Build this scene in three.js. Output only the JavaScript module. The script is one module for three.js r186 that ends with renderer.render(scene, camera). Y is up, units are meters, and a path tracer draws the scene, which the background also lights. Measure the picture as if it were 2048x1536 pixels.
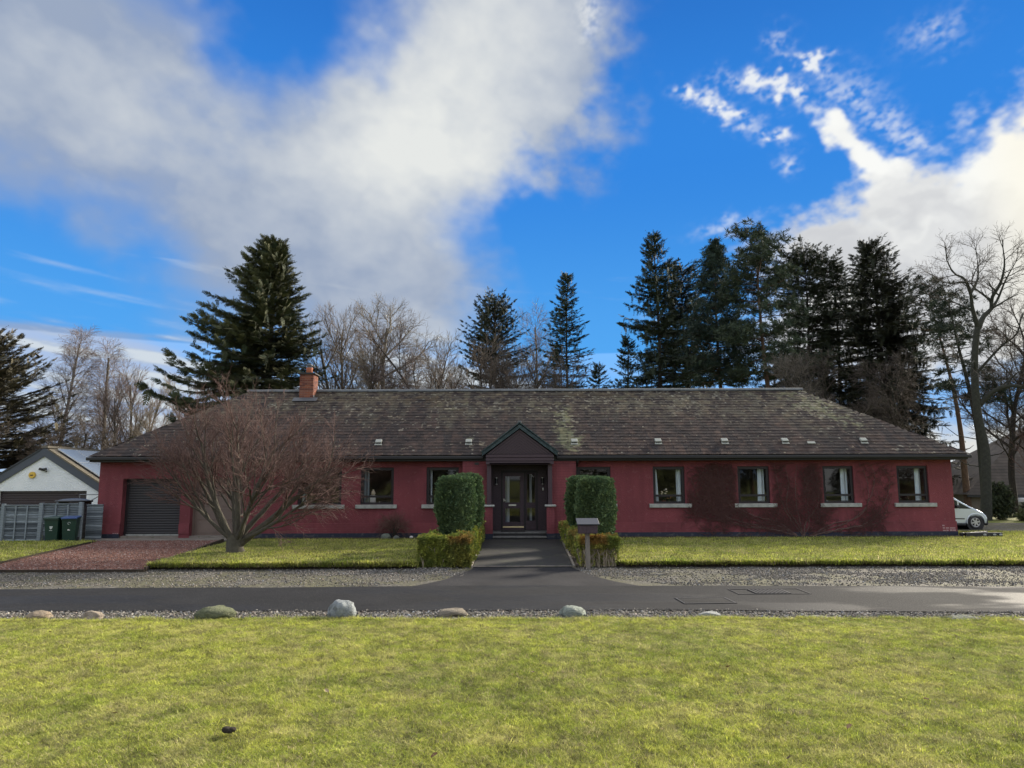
import * as THREE from 'three';
import { mergeGeometries, mergeVertices } from 'three/addons/utils/BufferGeometryUtils.js';
import { RoundedBoxGeometry } from 'three/addons/geometries/RoundedBoxGeometry.js';
import { TextGeometry } from 'three/addons/geometries/TextGeometry.js';
import { FontLoader } from 'three/addons/loaders/FontLoader.js';

// ---------- camera, sky, sun, exposure ----------
const scene = new THREE.Scene();
const camera = new THREE.PerspectiveCamera(56.8, 4 / 3, 0.1, 3000);
camera.rotation.order = 'YXZ';
camera.position.set(0, 1.95, 0);
camera.rotation.set(THREE.MathUtils.degToRad(7.66), 0, -0.0033);
const EXPOSURE = 2.6;
const renderer = new THREE.WebGLRenderer({ antialias: true });
renderer.toneMapping = THREE.LinearToneMapping;
renderer.toneMappingExposure = EXPOSURE;
renderer.shadowMap.enabled = true;
const SUN_AZ = 49, SUN_EL = 24;            // degrees: clockwise from the viewing direction, above the horizon
const sun = new THREE.DirectionalLight(new THREE.Color(1, 0.9, 0.74), 5);
{
  const a = SUN_AZ * Math.PI / 180, e = SUN_EL * Math.PI / 180;
  sun.position.set(Math.sin(a) * Math.cos(e) * 120, Math.sin(e) * 120, -Math.cos(a) * Math.cos(e) * 120 - 20);
  sun.target.position.set(0, 0, -20);
  sun.castShadow = true; sun.shadow.radius = 22; sun.shadow.mapSize.set(4096, 4096);
  Object.assign(sun.shadow.camera, { left: -60, right: 60, top: 50, bottom: -50, near: 1, far: 300 });
  scene.add(sun, sun.target);
}
scene.background = skyTexture(4096);
scene.environment = scene.background;

// ---------- small tools ----------
function rng(seed) { let s = seed >>> 0; return () => { s = (s + 0x6d2b79f5) | 0; let t = Math.imul(s ^ (s >>> 15), 1 | s); t = (t + Math.imul(t ^ (t >>> 7), 61 | t)) ^ t; return ((t ^ (t >>> 14)) >>> 0) / 4294967296; }; }
function hash(x, y, s) { let h = Math.imul(x, 374761393) + Math.imul(y, 668265263) + Math.imul(s, 974634777); h = Math.imul(h ^ (h >>> 13), 1274126177); return ((h ^ (h >>> 16)) >>> 0) / 4294967296; }
function vnoise(x, y, s = 0, px = 0, py = 0) {
  const ix = Math.floor(x), iy = Math.floor(y); let fx = x - ix, fy = y - iy;
  fx = fx * fx * fx * (fx * (fx * 6 - 15) + 10); fy = fy * fy * fy * (fy * (fy * 6 - 15) + 10);
  let x0 = ix, x1 = ix + 1, y0 = iy, y1 = iy + 1;
  if (px) { x0 = ((x0 % px) + px) % px; x1 = ((x1 % px) + px) % px; }
  if (py) { y0 = ((y0 % py) + py) % py; y1 = ((y1 % py) + py) % py; }
  const a = hash(x0, y0, s), b = hash(x1, y0, s), c = hash(x0, y1, s), d = hash(x1, y1, s);
  return a + (b - a) * fx + (c - a + (a - b - c + d) * fx) * fy;
}
function fbm(x, y, s = 0, oct = 5, px = 0, py = 0) {
  let v = 0, a = 0.5, n = 0;
  for (let i = 0; i < oct; i++) { v += a * vnoise(x, y, s + i, px, py); n += a; a *= 0.5; x *= 2; y *= 2; px *= 2; py *= 2; }
  return v / n;
}
function clamp(x, a = 0, b = 1) { return x < a ? a : x > b ? b : x; }
function lerp(a, b, t) { return a + (b - a) * t; }
function sstep(a, b, x) { const t = clamp((x - a) / (b - a)); return t * t * (3 - 2 * t); }
function lin(r, g, b) { const f = (c) => { c /= 255; return c <= 0.04045 ? c / 12.92 : ((c + 0.055) / 1.055) ** 2.4; }; return [f(r), f(g), f(b)]; }
function mix3(a, b, t) { return [a[0] + (b[0] - a[0]) * t, a[1] + (b[1] - a[1]) * t, a[2] + (b[2] - a[2]) * t]; }

// ---------- the sky: clear air and clouds by compass direction and height (degrees) ----------
function skyTexture(W) {
  const H = W / 2, data = new Float32Array(W * H * 4);
  const HIGH = lin(40, 108, 196), MID = lin(54, 136, 226), LOW = lin(86, 170, 244), HAZE = lin(196, 210, 226);
  const GREY = lin(156, 170, 193), PALE = lin(232, 234, 231), WHITE = lin(250, 251, 248), WARM = lin(255, 250, 232), DIM = lin(206, 208, 212);
  // [azimuth, height, half width, half height, turn, weight]
  const mass = [[-6.5, 29.5, 10.5, 7.5, 0, 1.1], [-12, 22.5, 9.5, 6.5, 8, 1.05], [-31, 25, 13, 6.3, -4, 1.0], [-48, 26, 14, 9, 0, 1], [-34, 32, 14, 4.5, 0, 0.75], [-18, 17.5, 10, 4.6, -6, 0.85], [-8, 15.2, 5.5, 4, 0, 0.75],
    [-9, 11, 7, 4, 0, 0.9], [-22, 13, 9, 4, 0, 0.45], [-2, 36, 10, 5.5, 0, 0.9], [4, 29.5, 4.5, 6, 0, 0.4], [-17.5, 33.4, 7.5, 3.2, 0, -1.0], [-12, 31.2, 3, 1.6, 0, -0.3], [0.5, 21, 3.5, 4, 0, -0.5], [-36, 14, 9, 3, -8, -0.6]];
  const glow = [[-5, 29, 9, 5, 20, 1], [-9, 23, 10, 4.5, 0, 0.75], [-33, 25.5, 8, 3.5, 0, 0.42], [-6, 11, 5, 2.5, 0, 0.4], [-3, 36, 9, 4, 0, 0.55]];
  const right = [[25.4, 25.3, 1.7, 1.0, -20, 0.9], [27.2, 23.3, 2.3, 1.1, -45, 1.05], [29.6, 20.4, 2.8, 1.5, -42, 1.1], [23.6, 17.8, 4.4, 1.7, 6, 1.0], [30.5, 15, 7.5, 3.6, 0, 1.25], [38, 19.2, 5, 3.8, 25, 1.3], [46, 17, 9, 7, 0, 1.2],
    [34, 10, 9, 4.4, 0, 1.0], [62, 20, 14, 10, 0, 1.0], [23.5, 10, 6.5, 3.6, 0, 0.9], [31, 2, 16, 2.2, 0, 0.85], [32, 4.9, 3.5, 0.9, 0, -0.55]];
  const wisp = [[15.4, 29.0, 1.3, 0.5, -12, 0.9], [17.8, 27.4, 1.9, 0.55, -28, 0.95], [20.3, 29.0, 2.2, 0.6, -14, 1.0], [22.2, 27.9, 0.45, 0.8, 0, 0.7], [24.4, 29.7, 1.3, 0.4, -22, 1.05], [23.5, 27.9, 0.5, 0.6, 0, 0.8], [21.4, 25.2, 1.3, 0.45, -20, 0.8],
    [22.3, 31.4, 0.9, 0.8, 0, 0.35], [26.8, 27.0, 2.0, 1.2, -30, 0.45], [29.5, 24.4, 1.8, 0.8, -30, 0.42], [31, 22.8, 1.2, 0.6, -30, 0.45], [32.8, 29.4, 1.8, 1.0, 0, 0.3], [6.7, 35, 0.9, 1.6, 10, 0.4], [17.5, 19.3, 2.2, 0.5, 8, 0.35], [12.2, 12.2, 1.4, 0.4, 0, 0.42], [22.2, 23.2, 0.6, 0.7, 40, 0.45]];
  const low = [[-35, 8.6, 7, 1.9, -12, 0.95], [-27, 6.8, 7, 2.2, -10, 0.6], [-29.5, 10, 5, 0.9, -9, 0.5], [-36, 5, 10, 3, 0, 0.9], [-23, 5, 9, 2.6, 0, 0.75], [-4, 7.6, 5, 2.2, 0, 0.8], [-10, 6, 7, 2, 0, 0.7], [8, 6, 9, 1.4, 0, 0.4]];
  const sum = (list, az, el) => { let v = 0; for (const b of list) { const c = b[6] ?? (b[6] = Math.cos(b[4] * Math.PI / 180)), s = b[7] ?? (b[7] = Math.sin(b[4] * Math.PI / 180)); const x = az - b[0], y = el - b[1]; const u = (x * c + y * s) / b[2], w = (-x * s + y * c) / b[3], q = u * u + w * w; if (q < 7) v += b[5] * Math.exp(-q * 0.9); } return v; };
  for (let row = 0; row < H; row++) {
    const el = (row + 0.5) / H * 180 - 90;
    for (let col = 0; col < W; col++) {
      const o = (row * W + col) * 4; data[o + 3] = 1;
      if (el < -0.2) { data[o] = 0.1; data[o + 1] = 0.11; data[o + 2] = 0.09; continue; }
      let az = ((col + 0.5) / W - 0.5) * 360 + 90; if (az > 180) az -= 360;
      let c = el > 24 ? mix3(MID, HIGH, sstep(24, 42, el)) : mix3(LOW, MID, sstep(7, 25, el));
      c = mix3(c, HAZE, (1 - sstep(0, 9, el)) * 0.75);
      const near = Math.abs(az) < 80 && el < 60;
      let out = sstep(40, 58, Math.abs(az)); if (el > 37) out = Math.max(out, sstep(37, 47, el));
      if (near) {
        const wx = az + (fbm(az * 0.22, el * 0.3, 11, 4) - 0.5) * 5, wy = el + (fbm(az * 0.22 + 40, el * 0.3, 12, 4) - 0.5) * 4;
        const fine = fbm(az * 0.55 + wy * 0.1, el * 0.8, 21, 6), crisp = sstep(-6, 3, az + (el - 24) * 0.25);
        const m = sum(mass, wx, wy), edge = lerp(0.32, 0.62, crisp);
        const a = sstep(lerp(0.02, 0.12, crisp), lerp(1.4, 0.95, crisp), m + (fine - 0.5) * edge * sstep(0, 0.35, m));
        const g = clamp(sum(glow, wx, wy) * 0.8 + (fine - 0.5) * 0.28 + (fbm(wx * 0.2 + 9, wy * 0.28, 23, 4) - 0.5) * 0.4);
        c = mix3(c, mix3(GREY, PALE, g), a * 0.98);
        if (az > 5) {
          const wx2 = az + (fbm(az * 0.5, el * 0.7, 31, 5) - 0.5) * 3.2, wy2 = el + (fbm(az * 0.5 + 70, el * 0.7, 32, 5) - 0.5) * 2.4;
          const f2 = fbm(az * 1.1 - el * 0.5, el * 1.7 + az * 0.35, 33, 4);
          const r = sum(right, wx2, wy2), ra = sstep(0.2, 1.15, r + (f2 - 0.5) * 0.7 * sstep(0, 0.3, r) * (1 - 0.6 * sstep(0.8, 1.6, r)));
          const lum = clamp(sstep(0.35, 0.9, fbm(wx2 * 0.16, wy2 * 0.3, 35, 4) * 0.9 + sstep(14, 24, wy2) * 0.5) );
          const body = mix3(mix3(DIM, WHITE, lum), WARM, sstep(33, 38, az) * 0.7 + sstep(7, 2, el) * 0.5);
          c = mix3(c, body, ra);
          const w = sum(wisp, az + (fbm(az * 0.9, el * 1.3, 41, 5) - 0.5) * 1.8, el + (fbm(az * 0.9 + 30, el * 1.3, 42, 5) - 0.5) * 1.5);
          const f3 = fbm(az * 1.7 + el * 0.9, el * 2.9 - az * 0.9, 43, 4);
          c = mix3(c, WHITE, clamp(w * sstep(0.28, 0.85, f3 + w * 0.22) * 1.4) * 0.85);
        }
        if (el < 16) {
          const lx = az + (fbm(az * 0.15, el * 0.7, 51, 4) - 0.5) * 8, ly = el + (fbm(az * 0.12, el * 0.9, 52, 4) - 0.5) * 3.2 + az * 0.0;
          const l = sum(low, lx, ly), st = fbm(az * 0.12, (el + az * 0.12) * 1.6, 53, 5);
          c = mix3(c, mix3(lin(150, 168, 198), lin(222, 226, 226), sstep(0.42, 0.62, st + (az < -31 ? 0.08 : 0)) ), clamp(sstep(0.1, 0.8, l + (st - 0.5) * 0.9)) * 0.85);
        }
      }
      if (out > 0) {                                     // broken cloud goes on round the rest of the sky
        const e = Math.max(el, 4) * Math.PI / 180, a = az * Math.PI / 180, k = 1.9 / Math.tan(e * 0.92 + 0.1);
        const x = Math.sin(a) * k, z = -Math.cos(a) * k, f = fbm(x * 0.9 + 7, z * 0.9 + 3, 61, 5);
        const cov = sstep(0.3, 0.52, f), shade = fbm(x * 1.7, z * 1.7, 62, 3);
        const s = mix3([0.95, 0.99, 1.06], [1.85, 1.8, 1.68], sstep(0.3, 0.7, shade));
        c = mix3(c, s, cov * out * 0.92);
      }
      data[o] = c[0] / EXPOSURE; data[o + 1] = c[1] / EXPOSURE; data[o + 2] = c[2] / EXPOSURE;
    }
  }
  const t = new THREE.DataTexture(data, W, H, THREE.RGBAFormat, THREE.FloatType);
  t.mapping = THREE.EquirectangularReflectionMapping; t.magFilter = THREE.LinearFilter; t.needsUpdate = true;
  return t;
}

// ---------- naming, parenting ----------
function used() { return used.n ?? (used.n = new Map()); }
function numbered(name) { const m = used(), n = m.get(name) ?? 0; m.set(name, n + 1); return n ? name + '_' + String(n).padStart(3, '0') : name; }
function tag(o, label, category, group) { o.userData.label = label; o.userData.category = category; if (group) o.userData.group = group; return o; }
function thing(name, label, category, [x, y, z] = [0, 0, 0], turn = 0, group) {
  const o = new THREE.Group(); o.name = numbered(name); o.position.set(x, y, z); o.rotation.y = turn; scene.add(o);
  return tag(o, label, category, group);
}
function part(parent, name, geo, mat, kind) {
  const o = new THREE.Mesh(Array.isArray(geo) ? join(geo) : geo, mat); o.name = name; o.castShadow = o.receiveShadow = true; parent.add(o);
  if (kind) o.userData.kind = kind;
  return o;
}
function subgroup(parent, name) { const o = new THREE.Group(); o.name = name; parent.add(o); return o; }
function structure(name, geo, mat, kind = 'structure') { const o = part(scene, numbered(name), geo, mat, kind); return o; }
function join(list) {
  const plain = list.map((g) => { const n = g.index ? g.toNonIndexed() : g; for (const k of Object.keys(n.attributes)) if (!['position', 'normal', 'uv'].includes(k)) n.deleteAttribute(k); return n; });
  return plain.length === 1 ? plain[0] : mergeGeometries(plain);
}
function bx(x0, x1, y0, y1, z0, z1) { const g = new THREE.BoxGeometry(Math.abs(x1 - x0), Math.abs(y1 - y0), Math.abs(z1 - z0)); g.translate((x0 + x1) / 2, (y0 + y1) / 2, (z0 + z1) / 2); return metreUV(g); }
function rbx(x0, x1, y0, y1, z0, z1, r = 0.01) { const g = new RoundedBoxGeometry(Math.abs(x1 - x0), Math.abs(y1 - y0), Math.abs(z1 - z0), 2, r); g.translate((x0 + x1) / 2, (y0 + y1) / 2, (z0 + z1) / 2); return metreUV(g); }
function metreUV(g0) {                                 // texture coordinates in metres across each face
  const g = g0.index ? g0.toNonIndexed() : g0, p = g.attributes.position, n = g.attributes.normal, uv = new Float32Array(p.count * 2);
  for (let i = 0; i < p.count; i++) {
    const a = Math.abs(n.getX(i)), b = Math.abs(n.getY(i)), c = Math.abs(n.getZ(i));
    if (b >= a && b >= c) { uv[i * 2] = p.getX(i); uv[i * 2 + 1] = p.getZ(i); } else if (a >= c) { uv[i * 2] = p.getZ(i); uv[i * 2 + 1] = p.getY(i); } else { uv[i * 2] = p.getX(i); uv[i * 2 + 1] = p.getY(i); }
  }
  g.setAttribute('uv', new THREE.BufferAttribute(uv, 2)); return g;
}
function prism(points, z0, z1, bevel = 0) {            // an outline in x,y drawn out from z0 to z1
  const s = new THREE.Shape(points.map(([x, y]) => new THREE.Vector2(x, y)));
  const g = new THREE.ExtrudeGeometry(s, { depth: Math.abs(z1 - z0) - bevel * 2, bevelEnabled: bevel > 0, bevelSize: bevel, bevelThickness: bevel, bevelOffset: -bevel, bevelSegments: 2, steps: 1 });
  g.translate(0, 0, Math.min(z0, z1) + bevel); return metreUV(g);
}
function slab(points, y0, y1) {                         // an outline on the ground in x,z raised from y0 to y1
  const s = new THREE.Shape(points.map(([x, z]) => new THREE.Vector2(x, -z)));
  const g = new THREE.ExtrudeGeometry(s, { depth: y1 - y0, bevelEnabled: false }); g.rotateX(-Math.PI / 2); g.translate(0, y0, 0); return metreUV(g);
}
function sheet(points, y) { const g = new THREE.ShapeGeometry(new THREE.Shape(points.map(([x, z]) => new THREE.Vector2(x, -z)))); g.rotateX(-Math.PI / 2); g.translate(0, y, 0); return metreUV(g); }
function cyl(r0, r1, h, x, y, z, n = 20) { const g = new THREE.CylinderGeometry(r1, r0, h, n); g.translate(x, y + h / 2, z); return g; }
function clipTo(poly, x0, x1, y0, y1) {                 // convex polygon cut to a rectangle
  const cut = (p, inside, at) => p.flatMap((a, i) => { const b = p[(i + 1) % p.length], ia = inside(a), ib = inside(b); return ia ? (ib ? [b] : [at(a, b)]) : ib ? [at(a, b), b] : []; });
  const atX = (x) => (a, b) => [x, a[1] + (b[1] - a[1]) * (x - a[0]) / (b[0] - a[0])], atY = (y) => (a, b) => [a[0] + (b[0] - a[0]) * (y - a[1]) / (b[1] - a[1]), y];
  let p = cut(poly, (a) => a[0] >= x0, atX(x0)); p = cut(p, (a) => a[0] <= x1, atX(x1)); p = cut(p, (a) => a[1] >= y0, atY(y0)); p = cut(p, (a) => a[1] <= y1, atY(y1)); return p;
}
class Wood {                                            // tubes for stems, limbs and twigs, gathered into one geometry
  constructor() { this.p = []; this.n = []; this.u = []; this.i = []; }
  tube(pts, radii, sides = 5, ridges = 0) {
    const base = this.p.length / 3, t = new THREE.Vector3(), a = new THREE.Vector3(), b = new THREE.Vector3(), up = Math.abs(pts[1].y - pts[0].y) > 0.9 * pts[1].distanceTo(pts[0]) ? new THREE.Vector3(1, 0, 0.01) : new THREE.Vector3(0, 1, 0);
    let v = 0;
    for (let k = 0; k < pts.length; k++) {
      t.subVectors(pts[Math.min(k + 1, pts.length - 1)], pts[Math.max(k - 1, 0)]).normalize(); a.crossVectors(t, up).normalize(); if (a.lengthSq() < 0.1) a.set(1, 0, 0); b.crossVectors(a, t);
      if (k) v += pts[k].distanceTo(pts[k - 1]);
      for (let s = 0; s <= sides; s++) {
        const f = s / sides * Math.PI * 2, c = Math.cos(f), d = Math.sin(f), r = radii[k] * (ridges ? 1 + ridges * (Math.sin(f * 3 + v * 2) * 0.5 + Math.sin(f * 7 - v) * 0.35) : 1);
        const nx = a.x * c + b.x * d, ny = a.y * c + b.y * d, nz = a.z * c + b.z * d;
        this.p.push(pts[k].x + nx * r, pts[k].y + ny * r, pts[k].z + nz * r); this.n.push(nx, ny, nz); this.u.push(s / sides, v);
      }
    }
    const w = sides + 1;
    for (let k = 0; k < pts.length - 1; k++) for (let s = 0; s < sides; s++) { const q = base + k * w + s; this.i.push(q, q + w, q + 1, q + 1, q + w, q + w + 1); }
  }
  build() {
    const g = new THREE.BufferGeometry();
    g.setAttribute('position', new THREE.Float32BufferAttribute(this.p, 3)); g.setAttribute('normal', new THREE.Float32BufferAttribute(this.n, 3)); g.setAttribute('uv', new THREE.Float32BufferAttribute(this.u, 2)); g.setIndex(this.i); return g;
  }
}
function scatter(name, geo, mat, rows, parent = scene) { // many copies of a tiny piece of stuff: rows of [matrix, colour]
  const o = new THREE.InstancedMesh(geo, mat, rows.length); o.name = parent === scene ? numbered(name) : name; o.castShadow = o.receiveShadow = true; o.userData.kind = 'stuff';
  rows.forEach(([m, c], k) => { o.setMatrixAt(k, m); if (c) o.setColorAt(k, c); });
  parent.add(o); return o;
}

// ---------- materials ----------
function pattern(w, h, fn, srgb = true) {               // fn(u, v) in 0..1 gives a grey value or linear r,g,b
  const d = new Uint8Array(w * h * 4), enc = (c) => Math.round(255 * clamp(srgb ? (c <= 0.0031308 ? c * 12.92 : 1.055 * c ** (1 / 2.4) - 0.055) : c));
  for (let y = 0; y < h; y++) for (let x = 0; x < w; x++) { const v = fn((x + 0.5) / w, (y + 0.5) / h), o = (y * w + x) * 4, q = Array.isArray(v) ? v : [v, v, v]; d[o] = enc(q[0]); d[o + 1] = enc(q[1]); d[o + 2] = enc(q[2]); d[o + 3] = 255; }
  const t = new THREE.DataTexture(d, w, h); t.wrapS = t.wrapT = THREE.RepeatWrapping; t.magFilter = THREE.LinearFilter; t.minFilter = THREE.LinearMipmapLinearFilter; t.generateMipmaps = true; if (srgb) t.colorSpace = THREE.SRGBColorSpace; t.needsUpdate = true; return t;
}
function sized(t, metresU, metresV = metresU) { const c = t.clone(); c.repeat.set(1 / metresU, 1 / metresV); c.needsUpdate = true; return c; }
function mat(rgb, roughness = 0.8, more = {}) { const m = new THREE.MeshStandardMaterial({ roughness, ...more }); m.color.setRGB(...rgb); return m; }
// ---------- shared materials ----------
const fineNoise = pattern(512, 512, (u, v) => fbm(u * 40, v * 40, 3, 4, 40, 40), false);
const roughcast = pattern(512, 512, (u, v) => sstep(0.2, 0.8, fbm(u * 64, v * 64, 5, 3, 64, 64)), false);
const blotch = (s, lo, hi) => pattern(512, 512, (u, v) => lerp(lo, hi, fbm(u * 6, v * 6, s, 7, 6, 6)));
const M = {};
{
  const wallMap = pattern(1024, 512, (u, v) => {
    const b = fbm(u * 7, v * 4, 71, 6, 7, 4), st = fbm(u * 60, v * 3, 72, 4, 60, 3), sp = sstep(0.72, 0.8, fbm(u * 90, v * 45, 73, 3, 90, 45));
    const k = 0.6 + 0.7 * b + 0.3 * (st - 0.5); return mix3([0.172 * k, 0.038 * k, 0.046 * k], [0.28, 0.13, 0.13], sp * 0.18);
  });
  M.wall = new THREE.MeshStandardMaterial({ map: sized(wallMap, 9, 4.5), roughness: 0.86, bumpMap: sized(roughcast, 1.1), bumpScale: 0.006 });
  const brickBump = pattern(512, 512, (u, v) => { const r = Math.floor(v * 12), x = u * 4 + (r % 2) * 0.5, fx = x - Math.floor(x), fy = v * 12 - r; const e = Math.min(Math.min(fx, 1 - fx) * 3, Math.min(fy, 1 - fy)); return sstep(0, 0.14, e) * 0.8 + 0.2 * fbm(u * 50, v * 50, 9, 3, 50, 50); }, false);
  M.wallBase = new THREE.MeshStandardMaterial({ map: sized(wallMap, 7, 3), roughness: 0.84, bumpMap: sized(brickBump, 0.9), bumpScale: 0.004 });
  M.wallBrick = new THREE.MeshStandardMaterial({ map: sized(wallMap, 3, 1.7), roughness: 0.8, bumpMap: sized(fineNoise, 0.4), bumpScale: 0.002 });
  M.wallJoint = mat([0.1, 0.022, 0.03], 0.95);
  M.bareBrick = mat([0.36, 0.24, 0.24], 0.95);
  M.navy = new THREE.MeshStandardMaterial({ map: sized(pattern(512, 256, (u, v) => mix3([0.012, 0.018, 0.036], [0.09, 0.085, 0.08], sstep(0.62, 0.78, fbm(u * 40, v * 20, 77, 5, 40, 20)) * 0.6)), 4, 2), roughness: 0.7 });
  M.sill = new THREE.MeshStandardMaterial({ map: sized(pattern(256, 256, (u, v) => { const n = fbm(u * 12, v * 12, 81, 5, 12, 12); return mix3([0.2, 0.21, 0.19], [0.42, 0.43, 0.4], n); }), 0.9), roughness: 0.9 });
  M.stepStone = new THREE.MeshStandardMaterial({ map: sized(pattern(256, 256, (u, v) => mix3([0.05, 0.05, 0.048], [0.2, 0.2, 0.19], fbm(u * 9, v * 9, 82, 6, 9, 9))), 1), roughness: 0.85 });
  M.frame = mat([0.012, 0.008, 0.01], 0.6);
  M.glass = new THREE.MeshPhysicalMaterial({ color: 0xffffff, roughness: 0.02, transmission: 1, thickness: 0, ior: 1.5 });
  M.curtain = new THREE.MeshPhysicalMaterial({ color: new THREE.Color().setRGB(0.62, 0.72, 0.78), roughness: 0.95, side: THREE.DoubleSide });
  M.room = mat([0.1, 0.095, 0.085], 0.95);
  M.gutter = mat([0.008, 0.008, 0.009], 0.6);
  M.clad = new THREE.MeshStandardMaterial({ map: sized(pattern(256, 256, (u, v) => { const k = fbm(u * 6, v * 60, 85, 4, 6, 60); return mix3([0.03, 0.016, 0.022], [0.062, 0.036, 0.046], k); }), 0.6, 0.6), roughness: 0.6 });
  M.barge = new THREE.MeshStandardMaterial({ map: sized(pattern(256, 256, (u, v) => mix3([0.01, 0.028, 0.032], [0.045, 0.075, 0.08], sstep(0.4, 0.75, fbm(u * 14, v * 14, 87, 5, 14, 14)))), 0.8), roughness: 0.6 });
  M.shutter = new THREE.MeshStandardMaterial({ color: new THREE.Color().setRGB(0.026, 0.025, 0.027), roughness: 0.55, bumpMap: sized(fineNoise, 0.8), bumpScale: 0.001 });
  M.tan = new THREE.MeshStandardMaterial({ map: sized(pattern(256, 256, (u, v) => mix3([0.12, 0.085, 0.07], [0.17, 0.125, 0.1], fbm(u * 5, v * 5, 88, 5, 5, 5))), 2), roughness: 0.55 });
  M.concrete = new THREE.MeshStandardMaterial({ map: sized(pattern(512, 512, (u, v) => { const n = fbm(u * 8, v * 8, 90, 6, 8, 8), m = fbm(u * 30, v * 30, 91, 4, 30, 30); return mix3(mix3([0.13, 0.11, 0.09], [0.26, 0.23, 0.2], n), [0.07, 0.08, 0.04], sstep(0.55, 0.8, m) * 0.5); }), 2.4), roughness: 0.92, bumpMap: sized(fineNoise, 0.6), bumpScale: 0.003 });
  M.metal = mat([0.55, 0.55, 0.52], 0.3, { metalness: 0.9 });
  M.brass = mat([0.72, 0.6, 0.36], 0.32, { metalness: 0.85 });
  M.black = mat([0.012, 0.012, 0.014], 0.5);
  M.white = mat([0.72, 0.72, 0.7], 0.6);
}

// ---------- the red bungalow ----------
const FZ = -24.2, EZ = -23.78, EAVE = 2.76, RIDGE = 5.42, RZ = -27.8, BZ = -31.8;      // front wall, eave edge, eave height, ridge, back eave
const EL = -14.12, ER = 15.22, RL = -10.3, RR = 11.34;
const house = thing('bungalow', 'long single storey dark red bungalow with mossy hipped slate roof and gabled porch', 'house');
const windowsAt = [[-7.24, -5.76, 0], [-5.12, -4.0, 1], [-2.9, -1.81, 1], [2.21, 3.32, 0], [4.75, 5.82, 1], [7.61, 8.68, 1], [10.49, 11.52, 1], [12.99, 14.04, 1]];
const WY0 = 1.13, WY1 = 2.37;
{
  // walls: the front with its openings, the other three plain
  const outline = new THREE.Shape([[-13.95, 0], [14.85, 0], [14.85, 2.66], [-13.95, 2.66]].map(([x, y]) => new THREE.Vector2(x, y)));
  const hole = (x0, x1, y0, y1) => outline.holes.push(new THREE.Path([[x0, y0], [x0, y1], [x1, y1], [x1, y0]].map(([x, y]) => new THREE.Vector2(x, y))));
  for (const [a, b] of windowsAt) hole(a, b, WY0, WY1);
  hole(-13.14, -11.17, 0.02, 2.02); hole(-10.82, -9.06, 0.02, 2.02); hole(-0.75, 1.25, 0.02, 2.5);
  const front = new THREE.ExtrudeGeometry(outline, { depth: 0.3, bevelEnabled: false }); front.translate(0, 0, FZ - 0.3);
  const wall = part(house, 'front_wall', metreUV(front), M.wall);
  part(house, 'side_wall', bx(-13.95, -13.65, 0, 2.66, -31.4, FZ - 0.301), M.wall); part(house, 'side_wall', bx(14.55, 14.85, 0, 2.66, -31.4, FZ - 0.301), M.wall);
  part(house, 'back_wall', bx(-13.95, 14.85, 0, 2.66, -31.7, -31.401), M.wall);
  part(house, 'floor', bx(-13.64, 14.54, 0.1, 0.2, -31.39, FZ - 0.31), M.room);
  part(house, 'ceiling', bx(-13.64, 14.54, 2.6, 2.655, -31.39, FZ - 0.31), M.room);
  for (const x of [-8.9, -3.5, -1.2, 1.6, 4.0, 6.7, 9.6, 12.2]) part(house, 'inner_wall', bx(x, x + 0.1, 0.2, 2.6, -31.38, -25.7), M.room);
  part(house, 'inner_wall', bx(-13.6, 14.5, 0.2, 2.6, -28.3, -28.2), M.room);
  for (const [a, b] of [[-13.965, -13.14], [-11.17, -10.82], [-9.06, -1.66], [2.13, 14.865]]) part(house, 'wall_base', bx(a, b, 0.19, 0.52, FZ - 0.02, FZ + 0.032), M.wallBase);
  for (const [a, b] of [[-13.98, -13.14], [-9.06, -1.66], [2.13, 14.88]]) part(house, 'plinth', bx(a, b, -0.02, 0.19, FZ - 0.02, FZ + 0.045), M.navy);
  part(house, 'wall_band', bx(-5.66, -5.26, 1.0, 1.115, FZ - 0.01, FZ + 0.012), M.wall);
  const r = rng(5);
  for (let k = 0; k < 9; k++) { const x = 14.36 + (k % 4) * 0.115 + r() * 0.03, y = 0.2 + Math.floor(k / 4) * 0.08; part(house, 'brick', bx(x, x + 0.07 + r() * 0.03, y, y + 0.03 + r() * 0.025, FZ, FZ + 0.035), M.bareBrick); }
  for (let k = 0; k < 3; k++) part(house, 'brick', bx(-13.36 + k * 0.07, -13.31 + k * 0.07, 0.195, 0.22, FZ, FZ + 0.035), M.bareBrick);
}
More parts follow.
